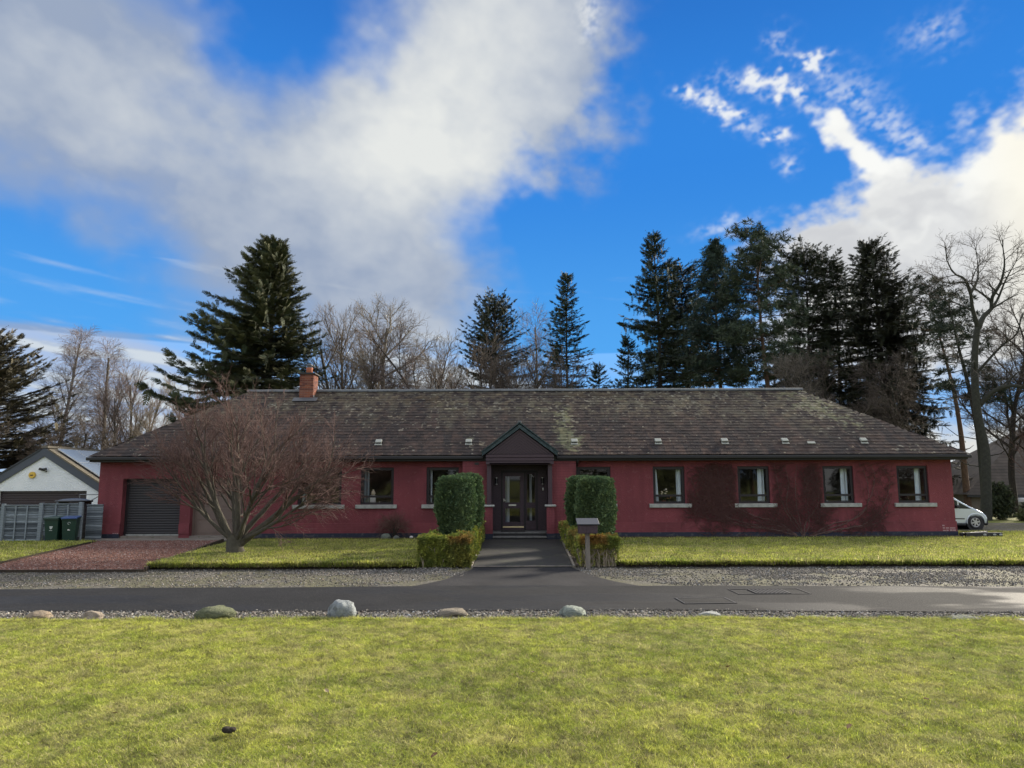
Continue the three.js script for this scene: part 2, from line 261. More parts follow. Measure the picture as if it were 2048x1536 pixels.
// windows
for (const [a, b, vent] of windowsAt) {
  const w = subgroup(house, 'window'), z1 = FZ - 0.06, z0 = FZ - 0.13, t = 0.062;
  const bars = [bx(a, b, WY1 - t, WY1, z0, z1), bx(a, b, WY0, WY0 + t, z0, z1), bx(a, a + t, WY0 + t, WY1 - t, z0, z1), bx(b - t, b, WY0 + t, WY1 - t, z0, z1)];
  if (vent) bars.push(bx(a + t, b - t, 1.37, 1.43, z0, z1), bx(a + t, b - t, 1.36, 1.369, z1 - 0.01, z1 + 0.012), bx(a + t, b - t, 1.2, 1.215, z1 - 0.02, z1 + 0.006));
  const inner = [bx(a + t, b - t, WY1 - t - 0.03, WY1 - t, z0 + 0.01, z1 + 0.012), bx(a + t, a + t + 0.028, WY0 + t, WY1 - t - 0.03, z0 + 0.01, z1 + 0.012), bx(b - t - 0.028, b - t, WY0 + t, WY1 - t - 0.03, z0 + 0.01, z1 + 0.012)];
  part(w, 'frame', [...bars, ...inner], M.frame);
  const pane = (y0, y1) => { const g = new THREE.PlaneGeometry(b - a - 2 * t, y1 - y0); g.rotateX((hash(Math.round(a * 10), Math.round(y0 * 10), 4) - 0.5) * 0.02); g.translate((a + b) / 2, (y0 + y1) / 2, FZ - 0.1); part(w, 'pane', g, M.glass); };
  if (vent) { pane(1.43, WY1 - t); pane(WY0 + t, 1.37); } else pane(WY0 + t, WY1 - t);
  part(w, 'sill', rbx(a - 0.15, b + 0.2 * (a > 0 ? 1 : 0.6), 1.0, WY0 - 0.002, FZ - 0.06, FZ + 0.075, 0.012), M.sill);
}
// garage doors, each in its own recess
{
  const d = subgroup(house, 'garage_door');
  part(d, 'frame', [bx(-13.14, -13.06, 0.1, 2.02, FZ - 0.299, FZ - 0.24), bx(-11.25, -11.17, 0.1, 2.02, FZ - 0.299, FZ - 0.24), bx(-13.06, -11.25, 1.92, 2.02, FZ - 0.299, FZ - 0.2)], M.frame);
  for (let k = 0; k < 21; k++) { const y = 0.16 + k * 0.084, c = new THREE.CylinderGeometry(0.043, 0.043, 1.81, 10, 1, false, -Math.PI / 2, Math.PI); c.rotateZ(Math.PI / 2); c.scale(1, 0.96, 0.42); c.translate(-12.155, y + 0.042, FZ - 0.275); part(d, 'slat', metreUV(c), M.shutter); }
  part(d, 'backing', bx(-13.06, -11.25, 0.1, 1.92, FZ - 0.298, FZ - 0.28), M.shutter);
  part(d, 'bottom_rail', bx(-13.06, -11.25, 0.115, 0.16, FZ - 0.279, FZ - 0.23), M.sill);
  part(d, 'handle', rbx(-12.3, -12.18, 0.93, 0.96, FZ - 0.26, FZ - 0.23, 0.008), M.black);
  const e = subgroup(house, 'garage_door');
  part(e, 'frame', [bx(-10.82, -10.76, 0.1, 2.02, FZ - 0.299, FZ - 0.2), bx(-9.12, -9.06, 0.1, 2.02, FZ - 0.299, FZ - 0.2), bx(-10.76, -9.12, 1.96, 2.02, FZ - 0.299, FZ - 0.2)], M.tan);
  part(e, 'door_leaf', bx(-10.76, -9.12, 0.115, 1.96, FZ - 0.298, FZ - 0.25), M.tan);
  for (let row = 0; row < 4; row++) for (let c = 0; c < 2; c++) part(e, 'panel', rbx(-10.68 + c * 0.8, -9.99 + c * 0.8, 0.19 + row * 0.445, 0.56 + row * 0.445, FZ - 0.252, FZ - 0.236, 0.006), M.tan);
  part(house, 'threshold', bx(-13.14, -9.06, 0.0, 0.112, FZ - 0.6, FZ - 0.02), M.concrete);
}
// roof: a closed under-roof, then the tiles laid on it course by course
const lichen = (() => {
  const W = 2048, H = 512;                                // 30 m along the eaves by 4.8 m up the slope
  return sized(pattern(W, H, (u, v) => {
    const x = u * 30 - 14.4, s = v * 4.8;
    const n = fbm(x * 0.55, s * 0.5, 101, 5), f = fbm(x * 4, s * 4, 102, 5), sp = fbm(x * 11, s * 12, 103, 3), st = fbm(x * 3.2, s * 0.35, 104, 4), tone = fbm(x * 9, s * 9, 109, 3);
    let c = mix3([0.022, 0.016, 0.016], [0.09, 0.063, 0.053], clamp((f - 0.5) * 1.5 + 0.4 + (tone - 0.5) * 0.9));
    const worn = sstep(1.6, 3.4, s + (st - 0.5) * 3.2 + (n - 0.5) * 2.2);              // pale algae film, broken by dark streaks
    c = mix3(c, mix3([0.075, 0.07, 0.05], [0.155, 0.15, 0.105], f), worn * 0.8 * sstep(0.36, 0.62, f * 0.6 + tone * 0.4));
    c = mix3(c, [0.018, 0.016, 0.019], sstep(0.46, 0.62, st) * (1 - worn * 0.6) * 0.85 * sstep(0.3, 0.6, f));
    const patch = (cx, cs, rx, rs) => Math.exp(-(((x - cx) / rx) ** 2) - (((s - cs) / rs) ** 2));
    const green = patch(1.9, 2.1, 0.42, 1.5) * 1.3 + patch(2.1, 0.7, 0.55, 0.7) * 0.8 + patch(0.6, 3.4, 1.3, 0.6) * 0.5 + patch(4.2, 4.2, 1.2, 0.5) * 0.45 + patch(11.3, 3.6, 0.8, 1.2) * 1.25 + patch(12.3, 2.2, 0.7, 0.9) * 0.9 + patch(-2.3, 3.6, 0.9, 0.6) * 0.6 + patch(-1.5, 1.15, 0.2, 0.35) * 0.9 + patch(9.5, 4.4, 1.5, 0.4) * 0.45 + patch(6.4, 3.9, 1.6, 0.6) * 0.3 + patch(-13, 2.2, 0.8, 1) * 0.35;
    c = mix3(c, mix3([0.085, 0.1, 0.05], [0.24, 0.265, 0.16], sp), clamp(sstep(0.5, 0.66, f * 0.4 + sp * 0.36 + green * 0.2) * clamp(green * 1.3)) * 0.85);
    const brown = patch(-3.2, 4.0, 1.1, 0.5) + patch(-1.9, 3.1, 0.25, 0.5) * 0.8 + patch(-6, 4.2, 1.5, 0.4) * 0.6 + patch(3.2, 4.35, 2.5, 0.3) * 0.8;
    c = mix3(c, [0.06, 0.042, 0.02], sstep(0.42, 0.6, f * 0.6 + brown * 0.3) * clamp(brown) * 0.8);
    const spots = sstep(0.66, 0.74, fbm(x * 9, s * 10, 106, 3) * 0.82 + fbm(x * 0.9, s * 0.9, 108, 3) * 0.2 + 0.06 * sstep(1.2, 3.6, s) - 0.06 + 0.05 * green);     // round crusts of pale lichen
    return mix3(c, mix3([0.22, 0.225, 0.18], [0.36, 0.37, 0.3], sp), spots * 0.7);
  }), 30, 4.8);
})();
M.roofTile = new THREE.MeshStandardMaterial({ map: lichen, vertexColors: true, color: new THREE.Color().setRGB(0.74, 0.66, 0.6), roughness: 0.95, bumpMap: sized(fineNoise, 0.5), bumpScale: 0.003, side: THREE.DoubleSide });
M.ridgeTile = new THREE.MeshStandardMaterial({ map: sized(pattern(256, 256, (u, v) => mix3([0.05, 0.056, 0.062], [0.15, 0.16, 0.165], fbm(u * 10, v * 10, 111, 5, 10, 10))), 0.8), roughness: 0.75 });
M.vent = new THREE.MeshStandardMaterial({ map: sized(pattern(128, 128, (u, v) => mix3([0.24, 0.25, 0.22], [0.36, 0.37, 0.33], fbm(u * 8, v * 8, 112, 4, 8, 8))), 0.3), roughness: 0.8 });
{
  const roof = subgroup(house, 'roof'), P = (x, y, z) => new THREE.Vector3(x, y, z);
  const fl = P(EL, EAVE, EZ), fr = P(ER, EAVE, EZ), bl = P(EL, EAVE, BZ), br = P(ER, EAVE, BZ), rl = P(RL, RIDGE, RZ), rr = P(RR, RIDGE, RZ);
  const shell = new THREE.BufferGeometry(), v = [];
  const put = (...q) => { for (let k = 1; k < q.length - 1; k++) v.push(...q[0].toArray(), ...q[k].toArray(), ...q[k + 1].toArray()); };
  const dn = (p) => P(p.x, p.y - 0.035, p.z);
  put(dn(fl), dn(fr), dn(rr), dn(rl)); put(dn(br), dn(bl), dn(rl), dn(rr)); put(dn(fr), dn(br), dn(rr)); put(dn(bl), dn(fl), dn(rl)); put(dn(fl), dn(bl), dn(br), dn(fr));
  shell.setAttribute('position', new THREE.Float32BufferAttribute(v, 3)); shell.computeVertexNormals();
  part(roof, 'under_roof', metreUV(shell), M.black);
  const gauge = 0.2, width = 0.245, r = rng(77);
  const tiles = [];                                        // [geometry pieces as arrays] sorted from the eaves of the front slope
  const slope = (A, B, C, D, first) => {                   // A,B eave ends, C above B, D above A; every tile is a thin board lying a little proud of the next course
    const along = B.clone().sub(A), L = along.length(); along.normalize();
    const upv = C.clone().sub(B); upv.addScaledVector(along, -upv.dot(along)); const S = upv.length(); upv.normalize();
    const nrm = along.clone().cross(upv).normalize(); if (nrm.y < 0) nrm.negate();
    const lo = (s) => s / S * D.clone().sub(A).dot(along), hi = (s) => L - s / S * (L - C.clone().sub(A).dot(along));
    for (let k = 0; k * gauge < S - 0.05; k++) {
      const s0 = k * gauge, s1 = Math.min(s0 + gauge + 0.06, S), sm = Math.min(s0 + gauge, S), a = lo(s0), b = hi(s0), off = (k % 2) * width * 0.5, n0 = Math.floor((a - off) / width), n1 = Math.ceil((b - off) / width);
      for (let n = n0; n < n1; n++) {
        const x0 = Math.max(a, n * width + off + 0.002), x1 = Math.min(b, (n + 1) * width + off - 0.002); if (x1 - x0 < 0.03) continue;
        const t0 = Math.max(x0, lo(sm)), t1 = Math.min(x1, hi(sm)); if (t1 - t0 < 0.01) continue;
        const lift = 0.016 + r() * 0.008, skew = (r() - 0.5) * 0.02, tone = 0.82 + r() * 0.36, warm = (r() - 0.5) * 0.12;
        const at = (x, s, h) => A.clone().addScaledVector(along, x).addScaledVector(upv, s).addScaledVector(nrm, h);
        const q = [at(x0, s0 - 0.012 + skew, lift), at(x1, s0 - 0.012 - skew, lift), at(t1, s1, 0.006), at(t0, s1, 0.006), at(x0, s0 - 0.012 + skew, lift - 0.016), at(x1, s0 - 0.012 - skew, lift - 0.016), at(t1, s1, -0.006), at(t0, s1, -0.006)];
        const uv = [[x0, s0], [x1, s0], [t1, s1], [t0, s1]].map(([x, s]) => first ? [x + A.x + 14.4, s] : [x * 1.3 + 19.5, s]);
        tiles.push({ q, uv, c: [tone * (1 + warm), tone, tone * (1 - warm)], first, k });
      }
    }
  };
  slope(fl, fr, rr, rl, true); slope(fr, br, rr, rr, false); slope(bl, fl, rl, rl, false);
  const faces = [[0, 1, 2, 3], [5, 4, 7, 6], [4, 5, 1, 0], [1, 5, 6, 2], [4, 0, 3, 7]];
  const make = (list) => {
    const p = [], c = [], u = [];
    for (const t of list) for (const f of faces) for (const j of [0, 1, 2, 0, 2, 3]) { p.push(...t.q[f[j]].toArray()); c.push(...t.c); u.push(...t.uv[f[j] % 4]); }
    const g = new THREE.BufferGeometry(); g.setAttribute('position', new THREE.Float32BufferAttribute(p, 3)); g.setAttribute('color', new THREE.Float32BufferAttribute(c, 3)); g.setAttribute('uv', new THREE.Float32BufferAttribute(u, 2)); g.computeVertexNormals(); return g;
  };
  const isBig = (t) => t.first && t.k < 3 && t.q[0].x < 15 && t.q[0].x > -15;
  let n = 0; const rest = [];
  for (const t of tiles) if (isBig(t) && n < 296) { n++; part(roof, 'tile', make([t]), M.roofTile); } else rest.push(t);
  part(roof, 'roof_tiles', make(rest), M.roofTile, 'stuff');
  { const p = []; for (const f of [[br, bl, rl], [br, rl, rr]]) for (const q of f) p.push(q.x, q.y + 0.01, q.z); const g = new THREE.BufferGeometry(); g.setAttribute('position', new THREE.Float32BufferAttribute(p, 3)); g.computeVertexNormals(); part(roof, 'back_slope', metreUV(g), M.black); }
  for (let x = RL - 0.1, k = 0; x < RR + 0.05; x += 0.37, k++) {                       // half-round ridge tiles, each lapping the next
    const g = new THREE.CylinderGeometry(0.13 + 0.006, 0.13, 0.378, 12, 1, true, -Math.PI / 2, Math.PI), j = (hash(k, 1, 9) - 0.5) * 0.012;
    const inn = new THREE.CylinderGeometry(0.112, 0.112, 0.378, 12, 1, true, -Math.PI / 2, Math.PI);
    const gg = mergeGeometries([g, inn]); gg.rotateZ(Math.PI / 2); gg.rotateX(-Math.PI / 2);
    gg.scale(1, 0.8, 1); gg.rotateZ(0.012); gg.translate(x + 0.185, RIDGE - 0.03 + j, RZ);
    part(roof, 'ridge_tile', metreUV(gg), M.ridgeTile);
  }
  for (const x of [-4.58, -1.49, 2.13, 5.0, 7.28, 9.35, 12.05]) {
    const y = EAVE + (EZ + 24.42) / 4.02 * (RIDGE - EAVE), g = subgroup(roof, 'roof_vent'); g.position.set(x, y + 0.02, -24.42); g.rotation.x = 0.585;
    part(g, 'hood', [rbx(-0.105, 0.105, 0.0, 0.085, -0.13, 0.06, 0.03), rbx(-0.11, 0.11, 0.05, 0.09, -0.12, 0.075, 0.018)], M.vent);
    part(g, 'grille', bx(-0.085, 0.085, 0.01, 0.05, 0.055, 0.068), M.black);
    part(g, 'apron', bx(-0.12, 0.12, 0.0, 0.018, 0.06, 0.15), M.vent);
  }
  part(roof, 'pale_tile', (() => { const g = bx(-0.13, 0.13, 0.0, 0.03, -0.06, 0.06); g.rotateX(0.585); g.translate(10.22, EAVE + (EZ + 24.33) / 4.02 * (RIDGE - EAVE) + 0.03, -24.33); return g; })(), M.vent);
}
// gutters, fascia and downpipes
{
  const gut = (pts, name = 'gutter') => { const w = new Wood(); w.tube(pts.map((p) => new THREE.Vector3(...p)), pts.map(() => 0.055), 10); return part(house, name, w.build(), M.gutter); };
  part(house, 'fascia', [bx(EL + 0.05, ER - 0.05, EAVE - 0.19, EAVE - 0.036, EZ - 0.06, EZ - 0.03), bx(EL + 0.02, EL + 0.05, EAVE - 0.19, EAVE - 0.036, BZ, EZ - 0.03), bx(ER - 0.05, ER - 0.02, EAVE - 0.19, EAVE - 0.036, BZ, EZ - 0.03)], M.gutter);
  part(house, 'soffit', bx(EL + 0.05, ER - 0.05, EAVE - 0.195, EAVE - 0.165, FZ, EZ - 0.061), M.gutter);
  const gx = (a, b) => { const g = rbx(a, b, EAVE - 0.14, EAVE - 0.03, EZ - 0.028, EZ + 0.075, 0.03); part(house, 'gutter', g, M.gutter); };
  gx(EL - 0.06, -0.95); gx(1.47, ER + 0.06);
  const pipe = (pts) => { const w = new Wood(), c = new THREE.CatmullRomCurve3(pts.map((p) => new THREE.Vector3(...p)), false, 'catmullrom', 0.15); const q = c.getPoints(28); w.tube(q, q.map(() => 0.038), 10); part(house, 'downpipe', w.build(), M.gutter); };
  pipe([[EL + 0.03, EAVE - 0.1, -25], [EL + 0.03, EAVE - 0.22, -25], [-13.99, 2.3, -25.05], [-13.99, 2.2, -25.05], [-13.99, 0.05, -25.05]]);
  pipe([[ER - 0.06, EAVE - 0.1, -25], [ER - 0.06, EAVE - 0.26, -25], [14.9, 2.33, -25.05], [14.9, 2.2, -25.05], [14.9, 0.05, -25.05]]);
  pipe([[2.17, EAVE - 0.1, EZ + 0.02], [2.17, EAVE - 0.24, EZ - 0.02], [2.17, 2.4, FZ + 0.05], [2.17, 2.2, FZ + 0.05], [2.17, 0.05, FZ + 0.05]]);
}
// chimney of separate bricks
M.bricks = [[0.16, 0.052, 0.034], [0.23, 0.08, 0.045], [0.11, 0.036, 0.026], [0.2, 0.08, 0.055]].map((c) => mat(c, 0.88, { bumpMap: sized(fineNoise, 0.2), bumpScale: 0.002 }));
{
  const ch = subgroup(house, 'chimney'), x0 = -8.22, x1 = -7.68, zf = -27.22, zb = -27.86, y0 = 5.0, y1 = 6.02, r = rng(31);
  part(ch, 'mortar_core', bx(x0 + 0.014, x1 - 0.014, 4.7, y1, zb + 0.014, zf - 0.014), mat([0.32, 0.26, 0.22], 0.95));
  for (let k = 0; k < 15; k++) {
    const y = y0 + k * 0.068; if (y + 0.06 > y1) break;
    const row = (a, b, mk) => { let p = a, half = k % 2; while (p < b - 0.01) { const e = Math.min(b, p + (half ? 0.105 : 0.21)); half = 0; part(ch, 'brick', mk(p + 0.004, e - 0.004, y, y + 0.058, (r() - 0.5) * 0.004), M.bricks[Math.floor(r() * 4)]); p = e; } };
    row(x0, x1, (a, b, c, d, j) => bx(a, b, c, d, zf - 0.03, zf + j));
    row(zb, zf - 0.034, (a, b, c, d, j) => bx(x1 - 0.03, x1 + j, c, d, a, b));
  }
  part(ch, 'cap_stone', [rbx(x0 - 0.07, x1 + 0.07, y1, y1 + 0.05, zb - 0.07, zf + 0.07, 0.012), bx(x0 + 0.03, x1 - 0.03, y1 + 0.05, y1 + 0.075, zb + 0.03, zf - 0.03)], M.black);
  part(ch, 'pot', [new THREE.LatheGeometry([[0.0, 0], [0.125, 0], [0.112, 0.17], [0.13, 0.175], [0.13, 0.215], [0.1, 0.22], [0.1, 0.1]].map(([a, b]) => new THREE.Vector2(a, b)), 24).translate(-7.93, y1 + 0.07, -27.5)], mat([0.4, 0.13, 0.065], 0.8));
  part(ch, 'cowl', [cyl(0.1, 0.1, 0.08, -7.93, y1 + 0.28, -27.5), cyl(0.15, 0.15, 0.018, -7.93, y1 + 0.36, -27.5), new THREE.SphereGeometry(0.12, 20, 8, 0, 6.29, 0, 1.57).scale(1, 0.6, 1).translate(-7.93, y1 + 0.38, -27.5)], mat([0.08, 0.085, 0.09], 0.3, { metalness: 0.8 }));
  part(ch, 'lead_flashing', [(() => { const g = bx(-8.42, -7.5, 0, 0.02, -0.14, 0.14); g.rotateX(0.585); g.translate(0, 5.02, -27.12); return g; })(), bx(x1 + 0.004, x1 + 0.022, 4.9, 5.2, -27.5, -27.2)], mat([0.075, 0.08, 0.09], 0.6));
}
// porch
{
  const brickwork = (x0, x1, y0, y1, z, seed, name) => {   // painted brick, every brick laid by itself
    const g = subgroup(house, name), r = rng(seed); part(g, 'mortar', bx(x0, x1, y0, y1, FZ + 0.001, z - 0.008), M.wallJoint);
    const n = Math.round((y1 - y0) / 0.0885);
    for (let k = 0; k < n; k++) { let p = x0, first = k % 2; while (p < x1 - 0.02) { const e = x1 - (p + (first ? 0.11 : 0.225)) < 0.06 ? x1 : p + (first ? 0.11 : 0.225); first = 0; const y = y0 + k * (y1 - y0) / n; part(g, 'brick', bx(p + 0.002, e - 0.002, y + 0.003, y + (y1 - y0) / n - 0.004, z - 0.04, z + (r() - 0.5) * 0.003), M.wallBrick); p = e; } }
  };
  brickwork(-1.66, -0.751, 0.19, 2.56, -23.86, 41, 'porch_wall'); brickwork(1.251, 2.13, 0.19, 2.56, -23.86, 42, 'porch_wall');
  part(house, 'plinth', bx(-1.67, -0.751, -0.02, 0.19, FZ, -23.85), M.navy); part(house, 'plinth', bx(1.251, 2.14, -0.02, 0.19, FZ, -23.85), M.navy);
  part(house, 'air_brick', bx(-1.26, -1.12, 2.44, 2.52, -23.87, -23.845), M.black);
  const pier = (x0, x1, seed) => {
    const g = subgroup(house, 'porch_pier'), r = rng(seed), z0 = -23.85, z1 = -23.58;
    part(g, 'base', bx(x0 - 0.01, x1 + 0.01, 0, 0.2, z0, z1 + 0.01), M.navy); part(g, 'mortar', bx(x0 + 0.008, x1 - 0.008, 0.2, 1.06, z0, z1 - 0.008), M.wallJoint);
    for (let k = 0; k < 10; k++) { const y = 0.2 + k * 0.086, m = k % 2 ? lerp(x0, x1, 0.35) : lerp(x0, x1, 0.65); for (const [a, b] of [[x0, m], [m, x1]]) part(g, 'brick', bx(a + 0.002, b - 0.002, y + 0.003, y + 0.083, z0, z1 + (r() - 0.5) * 0.003), M.wallBrick); }
    part(g, 'cap_stone', rbx(x0 - 0.06, x1 + 0.06, 1.06, 1.13, z0, z1 + 0.06, 0.03), M.sill);
    part(g, 'post', bx(x0 + 0.06, x1 - 0.06, 1.13, 2.44, z0 + 0.08, z1 - 0.06), M.clad);
  };
  pier(-0.9, -0.645, 51); pier(1.12, 1.375, 52);
  part(house, 'porch_side', bx(-0.75, -0.69, 0.22, 2.44, -24.68, -23.86), M.clad); part(house, 'porch_side', bx(1.19, 1.25, 0.22, 2.44, -24.68, -23.86), M.clad);
  part(house, 'porch_ceiling', bx(-0.749, 1.249, 2.45, 2.49, -24.69, -23.5), M.clad);
  const stone = (x0, x1, y0, y1, z0, z1) => { const g = subgroup(house, 'step'); part(g, 'riser', bx(x0, x1, y0, y1 - 0.045, z0, z1 - 0.025), M.black); part(g, 'tread', rbx(x0, x1, y1 - 0.045, y1, z0, z1, 0.01), M.stepStone); };
  stone(-0.64, 1.12, 0.0, 0.11, -23.85, -23.52); stone(-0.69, 1.19, 0.02, 0.23, -24.69, -23.84);
  // fascia boards over the posts and the gable
  for (let k = 0; k < 3; k++) part(house, 'fascia_board', rbx(-0.87, 1.36, 2.44 + k * 0.113, 2.54 + k * 0.113, -23.56, -23.5 + 0.002 * k, 0.012), M.clad);
  part(house, 'fascia_back', bx(-0.86, 1.35, 2.45, 2.78, -23.68, -23.561), M.clad);
  const cx = 0.245, base = 2.785, apex = 3.6, m = (apex - base) / 1.09;
  part(house, 'gable_back', prism([[cx - 1.09, base], [cx + 1.09, base], [cx, apex]], -23.62, -23.56), M.black);
  for (let k = 0; k < 9; k++) for (const s of [-1, 1]) {
    const o0 = k * 0.093 + 0.006, o1 = Math.min(o0 + 0.07, apex - base - 0.004); if (o1 - o0 < 0.02) continue;
    const q = [[cx + s * 0.002, apex - o0], [cx + s * (apex - o0 - base) / m, base], [cx + s * (apex - o1 - base) / m, base], [cx + s * 0.002, apex - o1]];
    part(house, 'gable_board', prism(s > 0 ? q.reverse() : q, -23.56, -23.52), M.clad);
  }
  for (const s of [-1, 1]) {
    const e = [cx + s * 1.24, 2.72], a = [cx, 3.76], t = 0.13;
    part(house, 'bargeboard', prism(s < 0 ? [e, [cx, 3.76 - t], a, [e[0], e[1] + t]].map((p) => [...p]) : [[cx, 3.76 - t], e, [e[0], e[1] + t], a], -23.5, -23.44), M.barge);
    const dx = 1.27, sl = (3.8 - 2.83) / dx, g = prism(s < 0 ? [[cx - dx, 2.83], [cx - dx, 2.87], [cx, 3.84], [cx, 3.8]].reverse() : [[cx + dx, 2.83], [cx, 3.8], [cx, 3.84], [cx + dx, 2.87]].reverse(), -25.35, -23.4);
    part(house, 'porch_roof', g, M.barge);
  }
  part(house, 'finial', rbx(cx - 0.06, cx + 0.06, 3.8, 3.875, -23.56, -23.4, 0.015), M.ridgeTile);
  // entrance wall: diagonal boards either side of and above the door
  part(house, 'entrance_wall', [bx(-0.75, -0.39, 0.2, 2.46, -24.78, -24.7), bx(0.87, 1.25, 0.2, 2.46, -24.78, -24.7), bx(-0.39, 0.87, 2.24, 2.46, -24.78, -24.7)], M.black);
  for (const [a, b, y0, y1] of [[-0.69, -0.39, 0.24, 2.45], [0.87, 1.19, 0.24, 2.45], [-0.388, 0.868, 2.26, 2.45]]) for (let k = -6; k < 34; k++) for (const s of [-1, 1]) {
    const d = 0.102, y = 3.1 - k * d, q = [[cx, y], [cx + s * 1.2, y - 0.92], [cx + s * 1.2, y - 0.92 - d + 0.01], [cx, y - d + 0.01]], p = clipTo(q, s < 0 ? a : Math.max(a, cx), s < 0 ? Math.min(b, cx) : b, y0, y1);
    if (p.length > 2) part(house, 'wall_board', prism(p, -24.7, -24.675), M.clad);
  }
  const D = subgroup(house, 'front_door'), z0 = -24.76, z1 = -24.68;
  part(D, 'frame', [bx(-0.39, -0.33, 0.24, 2.24, z0, z1 + 0.02), bx(0.81, 0.87, 0.24, 2.24, z0, z1 + 0.02), bx(-0.33, 0.81, 2.18, 2.24, z0, z1 + 0.02), bx(0.4, 0.46, 0.24, 2.18, z0, z1 + 0.01), bx(-0.39, 0.87, 0.231, 0.24, z0, z1 + 0.03)], M.frame);
  part(D, 'door_leaf', [bx(-0.325, -0.24, 0.245, 2.175, z0, z1), bx(0.26, 0.395, 0.245, 2.175, z0, z1), bx(-0.24, 0.26, 2.06, 2.175, z0, z1), bx(-0.24, 0.26, 0.97, 1.17, z0, z1), bx(-0.24, 0.26, 0.245, 0.51, z0, z1)], M.clad);
  part(D, 'side_panel', [bx(0.465, 0.5, 0.245, 2.175, z0, z1), bx(0.78, 0.805, 0.245, 2.175, z0, z1), bx(0.5, 0.78, 2.13, 2.175, z0, z1), bx(0.5, 0.78, 0.98, 1.17, z0, z1), bx(0.5, 0.78, 0.245, 0.55, z0, z1)], M.clad);
  for (const [a, b, c, d] of [[-0.24, 0.26, 1.17, 2.06], [-0.24, 0.26, 0.51, 0.97], [0.5, 0.78, 1.17, 2.13], [0.5, 0.78, 0.55, 0.98]]) part(D, 'pane', new THREE.PlaneGeometry(b - a, d - c).translate((a + b) / 2, (c + d) / 2, -24.72), M.glass);
  part(D, 'letter_plate', rbx(-0.13, 0.13, 1.055, 1.105, z1, z1 + 0.012, 0.004), M.metal);
  part(D, 'kick_plate', rbx(-0.33, 0.39, 0.32, 0.37, z1, z1 + 0.01, 0.003), M.brass);
  part(D, 'handle', [rbx(-0.305, -0.275, 1.2, 1.3, z1, z1 + 0.015, 0.006), rbx(-0.3, -0.22, 1.235, 1.255, z1 + 0.03, z1 + 0.045, 0.007), cyl(0.01, 0.01, 0.04, 0, 0, 0, 10).rotateX(Math.PI / 2).translate(-0.29, 1.245, z1)], M.metal);
  part(house, 'door_bell', [rbx(1.03, 1.075, 1.57, 1.67, -24.675, -24.65, 0.01)], mat([0.5, 0.5, 0.48], 0.4));
  for (const x of [-0.55, 1.04]) { const l = subgroup(house, 'porch_lamp'); l.position.set(x, 1.9, -24.6); part(l, 'body', [cyl(0.045, 0.045, 0.2, 0, -0.1, 0), bx(-0.02, 0.02, -0.03, 0.03, -0.08, -0.03)], M.black); part(l, 'rim', [cyl(0.05, 0.05, 0.014, 0, -0.112, 0), cyl(0.05, 0.05, 0.014, 0, 0.1, 0)], M.metal); }
}
const mats = thing('door_mat', 'dark door mat on the top porch step before the glazed door', 'mat', [0.02, 0.232, -24.3]);
part(mats, 'pile', rbx(-0.4, 0.4, 0, 0.02, -0.3, 0.42, 0.008), mat([0.02, 0.019, 0.018], 1)); part(mats, 'edging', [bx(-0.42, 0.42, 0, 0.012, 0.421, 0.44), bx(-0.42, 0.42, 0, 0.012, -0.32, -0.301)], M.black);
